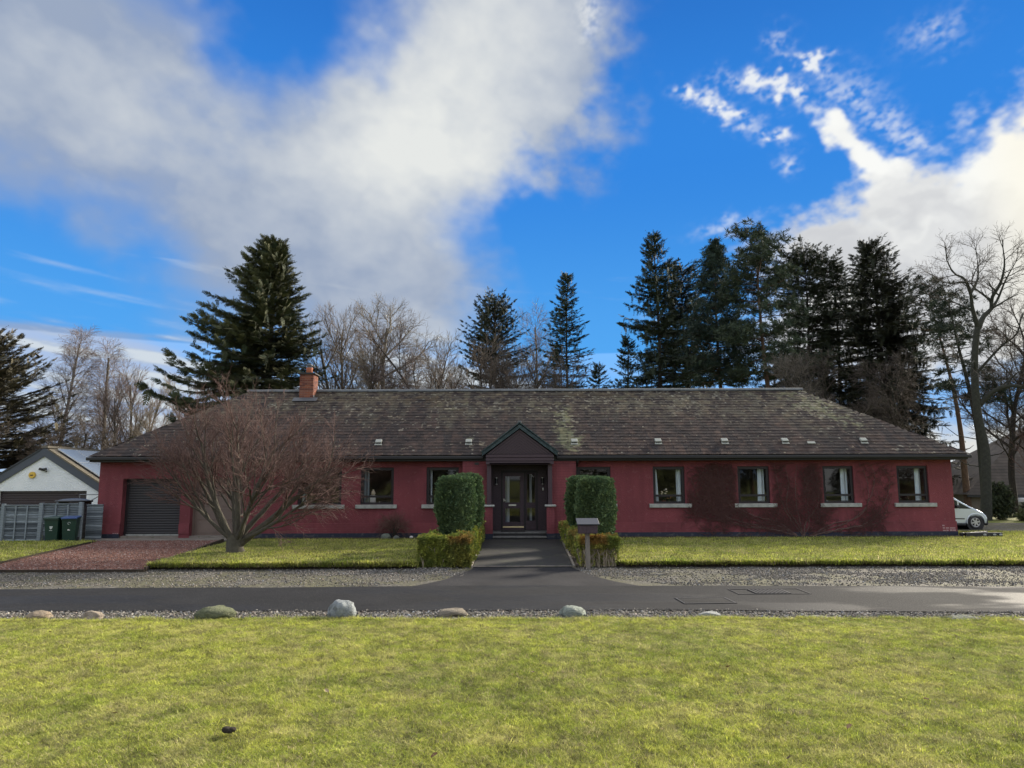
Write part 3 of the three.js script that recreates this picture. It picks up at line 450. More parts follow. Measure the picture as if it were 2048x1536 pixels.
// curtains behind the panes
function curtain(x0, x1, y0, y1, z, lean, label, color) {
  const n = Math.max(10, Math.round((x1 - x0) / 0.012)), rows = 12, g = new THREE.PlaneGeometry(1, 1, n, rows), p = g.attributes.position;
  for (let i = 0; i < p.count; i++) { const u = p.getX(i) + 0.5, v = p.getY(i) + 0.5, w = lerp(1 + lean * (1 - v), 1, 0); p.setXYZ(i, (lean < 0 ? x1 - (x1 - x0) * (1 - u) * (1 - lean * (1 - v)) : x0 + (x1 - x0) * u * w), lerp(y0, y1, v), z + Math.sin(u * (x1 - x0) * 46 + x0 * 7) * 0.022 + Math.sin(u * (x1 - x0) * 17) * 0.012); }
  g.computeVertexNormals(); const o = part(scene, numbered('curtain'), g, color ?? M.curtain); tag(o, label, 'curtain'); return o;
}
{
  const z = FZ - 0.36, y0 = 1.08, y1 = 2.36, sheer = new THREE.MeshStandardMaterial({ color: new THREE.Color().setRGB(0.16, 0.2, 0.22), roughness: 1, side: THREE.DoubleSide }), grey = new THREE.MeshStandardMaterial({ color: new THREE.Color().setRGB(0.4, 0.46, 0.5), roughness: 1, side: THREE.DoubleSide });
  curtain(-5.9, -5.78, y0, y1, z, 0, 'narrow pale curtain edge in the wide window behind the bare acer', grey);
  curtain(-7.2, -7.02, y0, 1.6, z, 0, 'short grey net at the far corner of the wide window behind the bare acer', sheer);
  curtain(-5.06, -4.9, y0, y1, z, 0.1, 'grey sheer curtain in the window with the white bell, on the side of the acer', sheer);
  curtain(-4.13, -4.07, y0, y1, z, 0, 'thin pale curtain in the window with the white bell, on the side of the porch', grey);
  curtain(-2.82, -2.74, y0, y1, z, 0, 'thin pale curtain in the window half hidden by the clipped bush', grey);
  curtain(4.8, 4.93, y0, y1, z, 0.5, 'pale blue curtain beside the flower pots, nearer the porch', M.curtain);
  curtain(5.6, 5.78, y0, y1, z, 0, 'pale blue curtain beside the flower pots, nearer the wall creeper', M.curtain);
  curtain(7.66, 7.7, y0, y1, z, 2.4, 'white curtain swept aside, widening to the sill, in the window amid the creeper');
  curtain(8.4, 8.62, y0, y1, z, -0.15, 'pleated white curtain hung in the window amid the creeper');
  curtain(11.25, 11.46, y0, y1, z, -0.1, 'single white curtain in the window after the thickest creeper');
  curtain(13.78, 13.98, y0, y1, z, -0.15, 'single white curtain in the last window by the house corner');
  curtain(-0.24, -0.1, 0.3, 2.1, -25.1, 0, 'pale curtain behind the glazed door leaf', grey); curtain(0.6, 0.68, 0.3, 2.15, -25.1, 0, 'pale curtain behind the narrow glazed panel beside the door', grey);
}
// small things on the inner sills
part(house, 'inner_sill', [...windowsAt.map(([a, b]) => bx(a - 0.05, b + 0.05, 1.05, 1.1, FZ - 0.52, FZ - 0.301))], M.white);
{
  const bell = thing('bell_ornament', 'small white bell ornament on the sill of the window nearest the acer', 'ornament', [-4.53, 1.1, FZ - 0.33]);
  part(bell, 'bell', new THREE.LatheGeometry([[0, 0.1], [0.018, 0.09], [0.026, 0.05], [0.04, 0.01], [0.042, 0]].map(([a, b]) => new THREE.Vector2(a, b)), 16), M.white); part(bell, 'loop', new THREE.TorusGeometry(0.012, 0.004, 6, 12).translate(0, 0.11, 0), M.white);
  const pot = (x, label, petal, s, z = FZ - 0.4) => { const t = thing('flower_pot', label, 'flower pot', [x, 1.1, z]); t.scale.setScalar(s);
    part(t, 'pot', new THREE.LatheGeometry([[0, 0], [0.045, 0], [0.06, 0.1], [0.052, 0.1], [0.045, 0.03]].map(([a, b]) => new THREE.Vector2(a, b)), 16), M.bricks[1]);
    const r = rng(Math.round(x * 100)), w = new Wood(), f = []; for (let k = 0; k < 9; k++) { const a = r() * 6.3, h = 0.16 + r() * 0.16, q = new THREE.Vector3(Math.cos(a) * 0.08, 0.1 + h, Math.sin(a) * 0.06); w.tube([new THREE.Vector3(0, 0.06, 0), new THREE.Vector3(q.x * 0.5, 0.1 + h * 0.5, q.z * 0.5), q], [0.004, 0.003, 0.002], 4); f.push(new THREE.SphereGeometry(0.028, 7, 5).scale(1, 0.6, 1).translate(q.x, q.y, q.z)); }
    part(t, 'stem', w.build(), mat([0.05, 0.09, 0.03], 0.9)); part(t, 'flower', f, mat(petal, 0.8)); };
  pot(5.18, 'pot of cream flowers on the sill between the pale blue curtains', [0.7, 0.62, 0.5], 1.25); pot(5.36, 'small pot of orange flowers on the sill between pale blue curtains', [0.6, 0.3, 0.12], 0.7);
  pot(13.25, 'low pot with cream flowers on the sill of the last window', [0.55, 0.45, 0.3], 0.6); pot(13.5, 'second low pot with pinkish flowers on the sill of the last window', [0.45, 0.25, 0.2], 0.55);
  const v = thing('vase', 'cream curved vase on the sill beside the white bell', 'vase', [-4.77, 1.43, FZ - 0.42]); part(v, 'body', new THREE.LatheGeometry([[0, 0], [0.05, 0], [0.085, 0.06], [0.06, 0.13], [0.025, 0.17], [0.035, 0.2]].map(([a, b]) => new THREE.Vector2(a, b)), 20), mat([0.5, 0.42, 0.3], 0.5)); part(v, 'stand', bx(-0.09, 0.09, -0.33, 0, -0.06, 0.06), M.white);
  const box = thing('paper_box', 'pale blue box on the sill of the window after the thickest creeper', 'box', [10.68, 1.1, FZ - 0.4]); part(box, 'body', bx(-0.09, 0.09, 0, 0.1, -0.05, 0.05), mat([0.3, 0.42, 0.55], 0.7)); part(box, 'lid', bx(-0.095, 0.095, 0.1, 0.115, -0.055, 0.055), M.white);
}
// ---------- ground, road, verges, drive, lawns ----------
const grassTone = (x, z) => { const n = fbm(x * 0.55 + 50, z * 0.55 + 50, 201, 5), d = fbm(x * 2.1 + 20, z * 2.1, 202, 4), s = fbm(x * 5, z * 5, 203, 3); return [n, d, s]; };
function lawnMap(seed, dry) { return pattern(1024, 1024, (u, v) => { const n = fbm(u * 6, v * 6, seed, 6, 6, 6), f = fbm(u * 70, v * 70, seed + 7, 4, 70, 70), g = fbm(u * 22, v * 22, seed + 9, 4, 22, 22); let c = mix3([0.06, 0.08, 0.014], [0.24, 0.26, 0.045], f); c = mix3(c, [0.22, 0.18, 0.08], sstep(0.45, 0.7, g) * dry); c = mix3(c, [0.06, 0.085, 0.018], sstep(0.5, 0.72, n) * 0.5); return c; }); }
const lawnBump = pattern(1024, 1024, (u, v) => fbm(u * 120, v * 120, 211, 4, 120, 120), false);
M.lawn = new THREE.MeshStandardMaterial({ map: sized(lawnMap(220, 0.35), 6), roughness: 0.95, bumpMap: sized(lawnBump, 3), bumpScale: 0.02 });
M.lawnDry = new THREE.MeshStandardMaterial({ map: sized(lawnMap(240, 0.75), 5), roughness: 0.95, bumpMap: sized(lawnBump, 3), bumpScale: 0.02 });
M.earth = new THREE.MeshStandardMaterial({ map: sized(pattern(256, 256, (u, v) => mix3([0.025, 0.018, 0.012], [0.075, 0.055, 0.035], fbm(u * 14, v * 14, 251, 5, 14, 14))), 0.7), roughness: 1, bumpMap: sized(fineNoise, 0.3), bumpScale: 0.02 });
{
  const g = new THREE.PlaneGeometry(900, 900, 180, 180); g.rotateX(-Math.PI / 2); const p = g.attributes.position;
  for (let i = 0; i < p.count; i++) { const x = p.getX(i), z = p.getZ(i); const far = Math.hypot(x, z) > 120 ? fbm(x * 0.01, z * 0.01, 261, 3) * 3 : 0; p.setY(i, -0.03 + far * 0.4 - sstep(-14.5, -19, x) * sstep(-24.5, -28, z) * 0.75); }
  g.computeVertexNormals(); structure('ground', metreUV(g), M.lawn);
}
// asphalt road with worn, slightly wet patches, joined by the mouth of the front path
{
  const asph = pattern(1024, 1024, (u, v) => { const n = fbm(u * 4, v * 4, 301, 6, 4, 4), f = vnoise(u * 260, v * 260, 302, 260, 260), k = vnoise(u * 500, v * 500, 303, 500, 500); let c = mix3([0.008, 0.0088, 0.0112], [0.017, 0.0182, 0.0218], n); c = mix3(c, [0.075, 0.072, 0.07], sstep(0.7, 1, f) * 0.5); return mix3(c, [0.012, 0.012, 0.013], sstep(0.7, 1, k) * 0.5); });
  const rough = pattern(512, 512, (u, v) => lerp(0.66, 0.98, sstep(0.36, 0.56, fbm(u * 4, v * 4, 305, 5, 4, 4))), false);
  const grit = pattern(512, 512, (u, v) => vnoise(u * 170, v * 170, 306, 170, 170) * 0.7 + 0.3 * fbm(u * 60, v * 60, 307, 2, 60, 60), false);
  M.asphalt = new THREE.MeshPhysicalMaterial({ specularIntensity: 0.2, map: sized(asph, 3), roughnessMap: sized(rough, 9, 3.2), roughness: 1, bumpMap: sized(grit, 1.4), bumpScale: 0.004 });
  const pathMap = pattern(512, 512, (u, v) => { const n = fbm(u * 5, v * 5, 311, 6, 5, 5), f = vnoise(u * 200, v * 200, 312, 200, 200); return mix3(mix3([0.009, 0.0085, 0.0085], [0.022, 0.02, 0.018], n), [0.035, 0.04, 0.018], sstep(0.55, 0.75, fbm(u * 9, v * 9, 313, 5, 9, 9)) * 0.5 + sstep(0.85, 1, f) * 0.2); });
  M.path = new THREE.MeshStandardMaterial({ map: sized(pathMap, 2), roughness: 0.85, bumpMap: sized(grit, 1.2), bumpScale: 0.003 });
  M.pathMouth = new THREE.MeshPhysicalMaterial({ specularIntensity: 0.2, map: sized(asph, 2.1), color: new THREE.Color().setRGB(1.7, 1.6, 1.5), roughness: 0.92, bumpMap: sized(grit, 1.1), bumpScale: 0.005 });
  const wob = (x, s) => (fbm(x * 0.7 + 30, s, 321, 4) - 0.5) * 0.16;
  const nearEdge = [], farEdge = [];
  for (let x = -60; x <= 60; x += 0.35) nearEdge.push([x, -10.98 + Math.max(0, x - 2) * 0.055 * (x < 12 ? 1 : 12 / x) + wob(x, 1) * 0.6]);
  for (let x = 60; x >= -60; x -= 0.3) {
    let z = -13.45 + Math.max(0, x - 1) * 0.04 * (x < 12 ? 1 : 12 / x) + Math.max(0, -x - 1) * 0.028 * (x > -12 ? 1 : 12 / -x) + wob(x, 5);
    farEdge.push([x, z]);
  }
  structure('road', sheet([...nearEdge, ...farEdge], 0.016), M.asphalt);
  { const mouth = [[1.33, -16.24], [-0.86, -16.24]]; for (let k = 0; k <= 14; k++) { const q = k / 14 * 1.9; mouth.push([-0.86 - q, lerp(-13.2, -16.1, Math.pow(1 - q / 1.9, 3.2)) + wob(k, 9) * 0.5]); } for (let k = 14; k >= 0; k--) { const q = k / 14 * 1.9; mouth.push([1.33 + q, lerp(-13.2, -16.1, Math.pow(1 - q / 1.9, 3.2)) + wob(k, 11) * 0.5]); } structure('path', sheet(mouth, 0.01), M.pathMouth); }
  structure('path', slab([[-0.88, -16.22], [1.33, -16.22], [1.55, -23.5], [-0.95, -23.5]], 0.0, 0.028), M.path);
  const edge = (pts, w, name) => { const g = []; for (let k = 0; k < pts.length - 1; k++) { const [ax, az] = pts[k], [bxx, bz] = pts[k + 1], l = Math.hypot(bxx - ax, bz - az), n = Math.max(1, Math.round(l / 0.9)); for (let j = 0; j < n; j++) { const q = rbx(-l / n / 2 + 0.004, l / n / 2 - 0.004, -0.02, 0.048 + hash(j, k, 4) * 0.008, -w / 2, w / 2, 0.008); q.rotateY(-Math.atan2(bz - az, bxx - ax)); q.translate(lerp(ax, bxx, (j + 0.5) / n), 0, lerp(az, bz, (j + 0.5) / n)); g.push(q); } } return g; };
  const kerb = tag(subgroup(scene, numbered('path_edging')), 'grey concrete edging stones along both sides of the front path', 'edging');
  for (const g of [...edge([[-0.93, -16.3], [-1.0, -23.4]], 0.055), ...edge([[1.38, -16.3], [1.6, -23.4]], 0.055), ...edge([[-0.93, -16.26], [1.38, -16.26]], 0.05)]) { g.translate(0, -0.012, 0); part(kerb, 'stone', g, M.concrete); }
  // gravel verge and the strip this side of the road
  const verge = pattern(1024, 512, (u, v) => { const n = fbm(u * 10, v * 5, 331, 5, 10, 5), f = vnoise(u * 230, v * 115, 332, 230, 115), g = vnoise(u * 400, v * 200, 334, 400, 200), m = fbm(u * 16, v * 8, 333, 5, 16, 8); let c = mix3([0.022, 0.02, 0.016], [0.085, 0.078, 0.064], f * 0.6 + g * 0.4); c = mix3(c, [0.24, 0.23, 0.21], sstep(0.8, 0.98, f) * 0.7); return mix3(c, mix3([0.03, 0.03, 0.012], [0.078, 0.074, 0.032], f), sstep(0.4, 0.6, m * 0.6 + n * 0.4) * 0.85); });
  M.gravel = new THREE.MeshStandardMaterial({ map: sized(verge, 8, 4), roughness: 0.95, bumpMap: sized(grit, 2), bumpScale: 0.015 });
  structure('gravel_verge', sheet([[-60, -12], [60, -12], [60, -16.4], [-60, -16.4]], -0.004), M.gravel);
  structure('gravel_strip', sheet([[-40, -10.2], [40, -9.2], [40, -12], [-40, -12]], 0.0), M.gravel);
  // red gravel drive and its concrete apron
  const red = pattern(1024, 1024, (u, v) => { const f = vnoise(u * 230, v * 230, 341, 230, 230), g = fbm(u * 6, v * 6, 342, 5, 6, 6), h = vnoise(u * 120, v * 120, 343, 120, 120); return mix3(mix3([0.075, 0.037, 0.027], [0.2, 0.108, 0.086], f * 0.6 + g * 0.4), [0.3, 0.21, 0.18], sstep(0.8, 1, h) * 0.5); });
  M.redGravel = new THREE.MeshStandardMaterial({ map: sized(red, 5), roughness: 0.95, bumpMap: sized(grit, 1.6), bumpScale: 0.015 });
  structure('driveway', sheet([[-14, -15.72], [-7.97, -15.72], [-9.3, -23.3], [-13.25, -23.45], [-12.95, -22.6]], 0.03), M.redGravel);
  structure('concrete_apron', slab([[-13.55, -23.4], [-9.05, -23.28], [-9.0, FZ], [-13.7, FZ]], 0.0, 0.05), M.concrete);
  const board = (pts, y, name, label) => { const o = tag(subgroup(scene, numbered(name)), label, 'edging'); for (let k = 0; k < pts.length - 1; k++) { const [ax, az] = pts[k], [cx2, cz] = pts[k + 1], l = Math.hypot(cx2 - ax, cz - az), g = bx(-l / 2, l / 2, -0.05, y, -0.018, 0.018); g.rotateY(-Math.atan2(cz - az, cx2 - ax)); g.translate((ax + cx2) / 2, 0, (az + cz) / 2); part(o, 'board', g, M.earth); } };
  board([[-7.95, -15.75], [-8.45, -18.4], [-9.0, -21.6], [-9.28, -23.25]], 0.1, 'lawn_edging', 'dark timber edging between the red drive and the acer lawn');
  board([[-13.9, -15.7], [-11.2, -15.72], [-7.95, -15.72]], 0.055, 'drive_edging', 'dark timber edging across the mouth of the red drive');
  board([[-11.7, -15.75], [-12.3, -18.6], [-13.1, -22.6], [-13.5, -23.4]], 0.085, 'side_edging', 'dark timber edging between the red drive and the small side lawn');
}
// lawns: turf standing a hand above the gravel with a cut earth edge
const LH = 0.1;
function lawnY(z) { return clamp(lerp(0.12, 0.02, (z + 16.2) / -7.6), 0, 0.13); }
function onSlope(g) { const p = g.attributes.position; for (let i = 0; i < p.count; i++) if (p.getY(i) > 0.05) p.setY(i, p.getY(i) - LH + lerp(0.12, 0.02, (p.getZ(i) + 16.2) / -7.6)); g.computeVertexNormals(); return g; }
function ragged(pts, amp, seed) { const out = []; for (let k = 0; k < pts.length; k++) { const [ax, az, keep] = pts[k], [b, c] = pts[(k + 1) % pts.length], l = Math.hypot(b - ax, c - az), n = keep ? 1 : Math.max(1, Math.round(l / 0.25)); for (let j = 0; j < n; j++) { const t = j / n, x = lerp(ax, b, t), z = lerp(az, c, t), w = j ? (fbm(x * 1.7, z * 1.7, seed, 3) - 0.5) * amp : 0; out.push([x + w * (c - az) / l, z + w * (b - ax) / l]); } } return out; }
function lawn(name, pts, y, seed, top) {
  const q = ragged(pts, 0.16, seed);
  const fit = y === LH ? onSlope : (g) => g; structure(name, fit(slab(q, -0.15, y - 0.006)), M.earth); structure(name, fit(sheet(q, y)), top);
}
lawn('front_lawn', [[-8.02, -16.15], [-2.16, -16.15], [-2.1, -16.75], [-1.38, -16.9], [-1.36, -23.75], [-9.05, -23.7]], LH, 401, M.lawnDry);
lawn('front_lawn', [[2.42, -16.33], [30, -16.0], [30, -23.86], [1.93, -23.86], [1.92, -16.9], [2.36, -16.8]], LH, 402, M.lawnDry);
structure('rear_lawn', sheet([[14.8, -23.8], [40, -23.8], [40, -26.3], [14.8, -26.3]], 0.012), M.lawn);
structure('rear_lawn', sheet([[14.8, -31.5], [60, -31.5], [60, -40], [14.8, -40]], 0.012), M.lawn);
lawn('side_lawn', [[-30, -15.8], [-11.75, -15.8], [-13.15, -22.9], [-30, -23.1]], 0.06, 403, M.lawn);
structure('near_lawn', slab(ragged([[-30, -10.26], [3, -10.36], [30, -9.1], [30, 8], [-30, 8]], 0.22, 404), -0.05, 0.012), M.lawn);
structure('hedge_bed', sheet([[-2.5, -16.3], [-0.99, -16.3], [-1.04, -23.8], [-2.5, -23.8]], 0.004), M.earth); structure('hedge_bed', sheet([[1.42, -16.34], [2.7, -16.34], [2.7, -23.8], [1.62, -23.8]], 0.004), M.earth);
structure('rear_drive', sheet([[14.9, -26.2], [45, -26.2], [45, -31.6], [14.9, -31.6]], 0.004), M.gravel);
structure('border_bed', slab([[1.68, -23.9], [15.2, -23.9], [15.2, FZ], [2.15, FZ]], 0, 0.06), M.earth);
structure('border_bed', slab([[-9.0, -23.8], [-1.0, -23.8], [-1.66, FZ], [-9.0, FZ]], 0, 0.06), M.earth);
{
  const o = tag(subgroup(scene, numbered('corner_edging')), 'low dark slabs edging the bed past the house corner', 'edging');
  part(o, 'slab', rbx(14.9, 16.1, 0.02, 0.17, -23.9, -23.78, 0.02), M.black); part(o, 'slab', (() => { const g = rbx(-0.75, 0.75, 0.02, 0.16, -0.06, 0.06, 0.02); g.rotateY(0.5); g.translate(15.45, 0, -24.25); return g; })(), M.black);
  for (const x of [15.5, 15.82, 16.02]) part(o, 'stone', new THREE.IcosahedronGeometry(0.05, 1).scale(1.1, 0.8, 0.6).translate(x, 0.1, -23.76), M.sill);
}
// drain covers let into the road
{
  const a = tag(subgroup(scene, numbered('manhole_cover')), 'rectangular manhole cover set flush in the wet asphalt', 'manhole cover');
  a.position.set(3.08, 0.018, -11.72); a.rotation.y = 0.06; const fr = [[-0.42, 0.42, -0.27, -0.235], [-0.42, 0.42, 0.235, 0.27], [-0.42, -0.385, -0.235, 0.235], [0.385, 0.42, -0.235, 0.235]];
  part(a, 'frame', fr.map(([p, q, r, s]) => bx(p, q, 0, 0.008, r, s)), M.black); part(a, 'plate', bx(-0.375, 0.375, -0.004, 0.005, -0.225, 0.225), M.asphalt);
  const b = tag(subgroup(scene, numbered('drain_grating')), 'barred drain grating at the far road edge with a patched surround', 'drain');
  b.position.set(4.42, 0.018, -12.62); b.rotation.y = 0.03;
  part(b, 'frame', [[-0.62, 0.62, -0.3, -0.28], [-0.62, 0.62, 0.26, 0.28], [-0.62, -0.6, -0.28, 0.26], [0.6, 0.62, -0.28, 0.26]].map(([p, q, r, s]) => bx(p, q, 0, 0.006, r, s)), M.black);
  part(b, 'sump', bx(-0.3, 0.3, -0.004, 0.003, -0.22, 0.22), M.black); for (let k = 0; k < 9; k++) part(b, 'bar', bx(-0.3 + k * 0.07, -0.262 + k * 0.07, 0.003, 0.011, -0.22, 0.22), mat([0.03, 0.03, 0.032], 0.5, { metalness: 0.3 }));
}
// loose stones
{
  const r = rng(61), rows = [], red = [], pebble = new THREE.IcosahedronGeometry(1, 0), q = new THREE.Quaternion(), e = new THREE.Euler(), C = (c) => new THREE.Color().setRGB(...c);
  { const p = pebble.attributes.position; for (let i = 0; i < p.count; i++) { const k = 0.75 + 0.5 * hash(Math.round(p.getX(i) * 50), Math.round(p.getY(i) * 50) + Math.round(p.getZ(i) * 700), 3); p.setXYZ(i, p.getX(i) * k, p.getY(i) * k, p.getZ(i) * k); } pebble.computeVertexNormals(); }
  const one = (x, z, y, s, c) => { e.set(r() * 6, r() * 6, r() * 6); return [new THREE.Matrix4().compose(new THREE.Vector3(x, y, z), q.setFromEuler(e), new THREE.Vector3(s, s * (0.5 + r() * 0.4), s * (0.6 + r() * 0.5))), C(c)]; };
  const tone = () => { const t = r(), k = 0.05 + r() * r() * 0.36; return t < 0.7 ? [k, k * 0.93, k * 0.82] : t < 0.85 ? [k, k * 0.82, k * 0.68] : [k * 0.75, k * 0.8, k * 0.85]; };
  for (let k = 0; k < 95000; k++) { const x = (r() - 0.5) * 28, z = -13.2 - r() * 3.1, m = fbm(x * 0.5 + 9, z * 0.9, 431, 4); if (Math.abs(x - 0.24) < 1.2 + Math.max(0, z + 14.8) * 1.3) continue; if (m > 0.5 && r() < 0.75) continue; const w = sstep(-13.4, -14, z) * 0.8 + 0.2; if (r() > w) continue; rows.push(one(x, z, 0.002, 0.006 + r() * r() * 0.017, tone())); }
  for (let k = 0; k < 22000; k++) { const x = (r() - 0.5) * 22, z = -10.35 - r() * 0.72 + Math.max(0, x - 2) * 0.055; if (r() < 0.25 && fbm(x, z * 2, 432, 3) > 0.5) continue; rows.push(one(x, z, 0.004, 0.008 + r() * r() * 0.02, tone())); }
  scatter('loose_gravel', pebble, mat([1, 1, 1], 0.9), rows);
  for (let k = 0; k < 32000; k++) { const z = -15.75 - r() * 7.6, t = (z + 15.72) / -7.6, x = lerp(lerp(-12.2, -13.3, t), lerp(-8, -9.3, t), r()); const c = 0.5 + r() * 0.9; red.push(one(x, z, 0.032, 0.01 + r() * r() * 0.022, r() < 0.12 ? [0.26, 0.2, 0.18] : [0.165 * c, 0.08 * c, 0.061 * c])); }
  scatter('red_gravel', pebble, mat([1, 1, 1], 0.9), red);
}
// grass blades
{
  const tuft = (seed, n, h, spread, wide) => { const r = rng(seed), p = [], nn = []; for (let k = 0; k < n; k++) { const a = r() * 6.283, ox = (r() - 0.5) * spread, oz = (r() - 0.5) * spread, hh = h * (0.5 + r() * 0.7), le = hh * (0.6 + r() * 1.3), w = wide * (0.7 + r() * 0.6), dx = Math.cos(a), dz = Math.sin(a), px = -dz * w / 2, pz = dx * w / 2; const m = [ox + dx * le * 0.35, hh * 0.65, oz + dz * le * 0.35], tip = [ox + dx * le, hh, oz + dz * le]; p.push(ox - px, 0, oz - pz, ox + px, 0, oz + pz, m[0] + px * 0.8, m[1], m[2] + pz * 0.8, ox - px, 0, oz - pz, m[0] + px * 0.8, m[1], m[2] + pz * 0.8, m[0] - px * 0.8, m[1], m[2] - pz * 0.8, m[0] - px * 0.8, m[1], m[2] - pz * 0.8, m[0] + px * 0.8, m[1], m[2] + pz * 0.8, ...tip); for (let j = 0; j < 9; j++) nn.push(dx * -0.25, 0.97, dz * -0.25); } const g = new THREE.BufferGeometry(); g.setAttribute('position', new THREE.Float32BufferAttribute(p, 3)); g.computeVertexNormals(); return g; };
  const blade = new THREE.MeshPhysicalMaterial({ color: 0xffffff, roughness: 1, transmission: 0.45, thickness: 0, specularIntensity: 0.3, side: THREE.DoubleSide });
  const r = rng(71), Y = new THREE.Vector3(0, 1, 0), q = new THREE.Quaternion(), up = new THREE.Quaternion(), ax = new THREE.Vector3();
  const put = (rows, x, z, y, s, dryness, tall = 1) => {
    const [n, d, st] = grassTone(x, z), m = fbm(x * 9, z * 9, 204, 2), k = (0.36 + r() * 1.15) * lerp(0.88, 1.16, sstep(0.3, 0.66, m)); let c = mix3([0.215, 0.265, 0.034], [0.43, 0.445, 0.085], sstep(0.25, 0.75, d + (r() - 0.5) * 0.9));
    c = mix3(c, [0.11, 0.17, 0.03], sstep(0.5, 0.7, n + (r() - 0.5) * 0.3) * 0.38); c = mix3(c, [0.44, 0.38, 0.2], clamp(sstep(0.48, 0.68, st + dryness + (r() - 0.5) * 0.35) * 0.42 * (0.4 + r()))); if (r() < 0.08) c = [0.38, 0.32, 0.19]; if (m < 0.4 && r() < 0.16) c = [0.1, 0.09, 0.035];
    q.setFromAxisAngle(Y, r() * 6.283); ax.set(r() - 0.5, 0, r() - 0.5).normalize(); up.setFromAxisAngle(ax, r() * 0.35); q.premultiply(up);
    rows.push([new THREE.Matrix4().compose(new THREE.Vector3(x, y - 0.004, z), q.clone(), new THREE.Vector3(s, s * tall * (0.7 + r() * 0.6), s)), new THREE.Color().setRGB(c[0] * k, c[1] * k, c[2] * k)]);
  };
  const fine = tuft(1, 10, 0.03, 0.07, 0.0042), mid = tuft(2, 10, 0.042, 0.13, 0.009), sets = [[], [], []];
  for (let k = 0; k < 375000; k++) { const z = -4.2 - 6.35 * Math.pow(r(), 0.85), x = (r() - 0.5) * 2 * (Math.abs(z) * 0.75 + 0.9); if (z < -10.3 + Math.max(0, x - 3) * 0.046 + (fbm(x * 1.7, 1, 409, 3) - 0.5) * 0.3) continue; const n = fbm(x * 0.9, z * 0.9, 441, 3); put(sets[0], x, z, 0.012, (0.5 + r() * r() * 0.6), 0, 0.65 + n * 0.6); }
  for (let k = 0; k < 42000; k++) { const t = r(), z = -16.1 - 7.6 * t, x = lerp(lerp(-8.05, -9.0, t), -1.03, r()); if (x > -2.2 && (z > -16.8 || x > -1.4)) continue; put(sets[1], x, z, lawnY(z), 0.8 + r() * 0.6, 0.06, 0.75); }
  for (let k = 0; k < 78000; k++) { const z = -16.2 - 7.6 * Math.pow(r(), 1.15), x = 1.62 + r() * 16.8; if (x < 2.45 && (z > -16.8 || x < 1.95)) continue; put(sets[2], x, z, lawnY(z), 0.8 + r() * 0.6, 0.04, 0.75); }
  for (let k = 0; k < 9000; k++) { const x = 14.9 + r() * 7, z = -23.8 - r() * 2.4; put(sets[2], x, z, 0.012, 0.9 + r() * 0.6, 0.03, 0.9); }
  for (let k = 0; k < 16000; k++) { const t = r(), z = -15.85 - 7 * t, x = lerp(-11.85, -13.2, t) - r() * 5; put(sets[1], x, z, 0.06, 0.8 + r() * 0.6, 0, 0.8); }
  for (let k = 0; k < 5200; k++) { const x = -8 + r() * 5.8; put(sets[1], x, -16.12 + (r() - 0.5) * 0.1, 0.12 - 0.05 * r(), 1.0 + r() * 0.6, 0.05, 1); const x2 = 2.5 + r() * 14.5; put(sets[2], x2, -16.32 + (x2 - 1.6) * 0.0123 + (r() - 0.5) * 0.1, 0.12 - 0.05 * r(), 1.0 + r() * 0.6, 0.02, 1); }
  for (let k = 0; k < 7000; k++) { const x = (r() - 0.5) * 17; put(sets[0], x, -10.3 + Math.max(0, x - 3) * 0.046 + (fbm(x * 1.7, 1, 409, 3) - 0.5) * 0.3 + (r() - 0.5) * 0.12, 0.0, 0.8 + r() * 0.8, 0.04, 0.8); }
  scatter('lawn_grass', fine, blade, sets[0]); scatter('lawn_grass', mid, blade, sets[1]); scatter('lawn_grass', mid, blade, sets[2]);
}
// ---------- trees and shrubs ----------
function barkMap(dark, light, seed) { return sized(pattern(256, 256, (u, v) => { const n = fbm(u * 10, v * 4, seed, 5, 10, 4), f = fbm(u * 30, v * 12, seed + 5, 4, 30, 12); return mix3(dark, light, clamp(n * 0.6 + f * 0.5 - 0.1)); }), 1, 0.6); }
const barkBump = sized(pattern(256, 256, (u, v) => fbm(u * 22, v * 6, 501, 4, 22, 6), false), 1, 0.5);
const bark = (dark, light, seed) => new THREE.MeshStandardMaterial({ map: barkMap(dark, light, seed), roughness: 0.95, bumpMap: barkBump, bumpScale: 0.02 });
M.barkGrey = bark([0.035, 0.03, 0.022], [0.13, 0.118, 0.09], 511); M.barkBirch = bark([0.1, 0.09, 0.08], [0.34, 0.31, 0.28], 512); M.barkPine = bark([0.06, 0.036, 0.024], [0.2, 0.125, 0.085], 513); M.barkDark = bark([0.018, 0.015, 0.012], [0.06, 0.05, 0.04], 514);
M.barkOak = bark([0.014, 0.015, 0.011], [0.05, 0.052, 0.038], 515); M.barkAcer = bark([0.036, 0.032, 0.024], [0.125, 0.112, 0.084], 516);
M.twigBrown = mat([0.135, 0.105, 0.082], 0.9); M.twigGrey = mat([0.15, 0.13, 0.108], 0.9); M.twigBirch = mat([0.15, 0.115, 0.105], 0.9); M.twigRed = mat([0.13, 0.07, 0.056], 0.85); M.twigTan = mat([0.19, 0.16, 0.12], 0.9); M.twigDark = mat([0.075, 0.06, 0.05], 0.9);
const V = (x, y, z) => new THREE.Vector3(x, y, z);

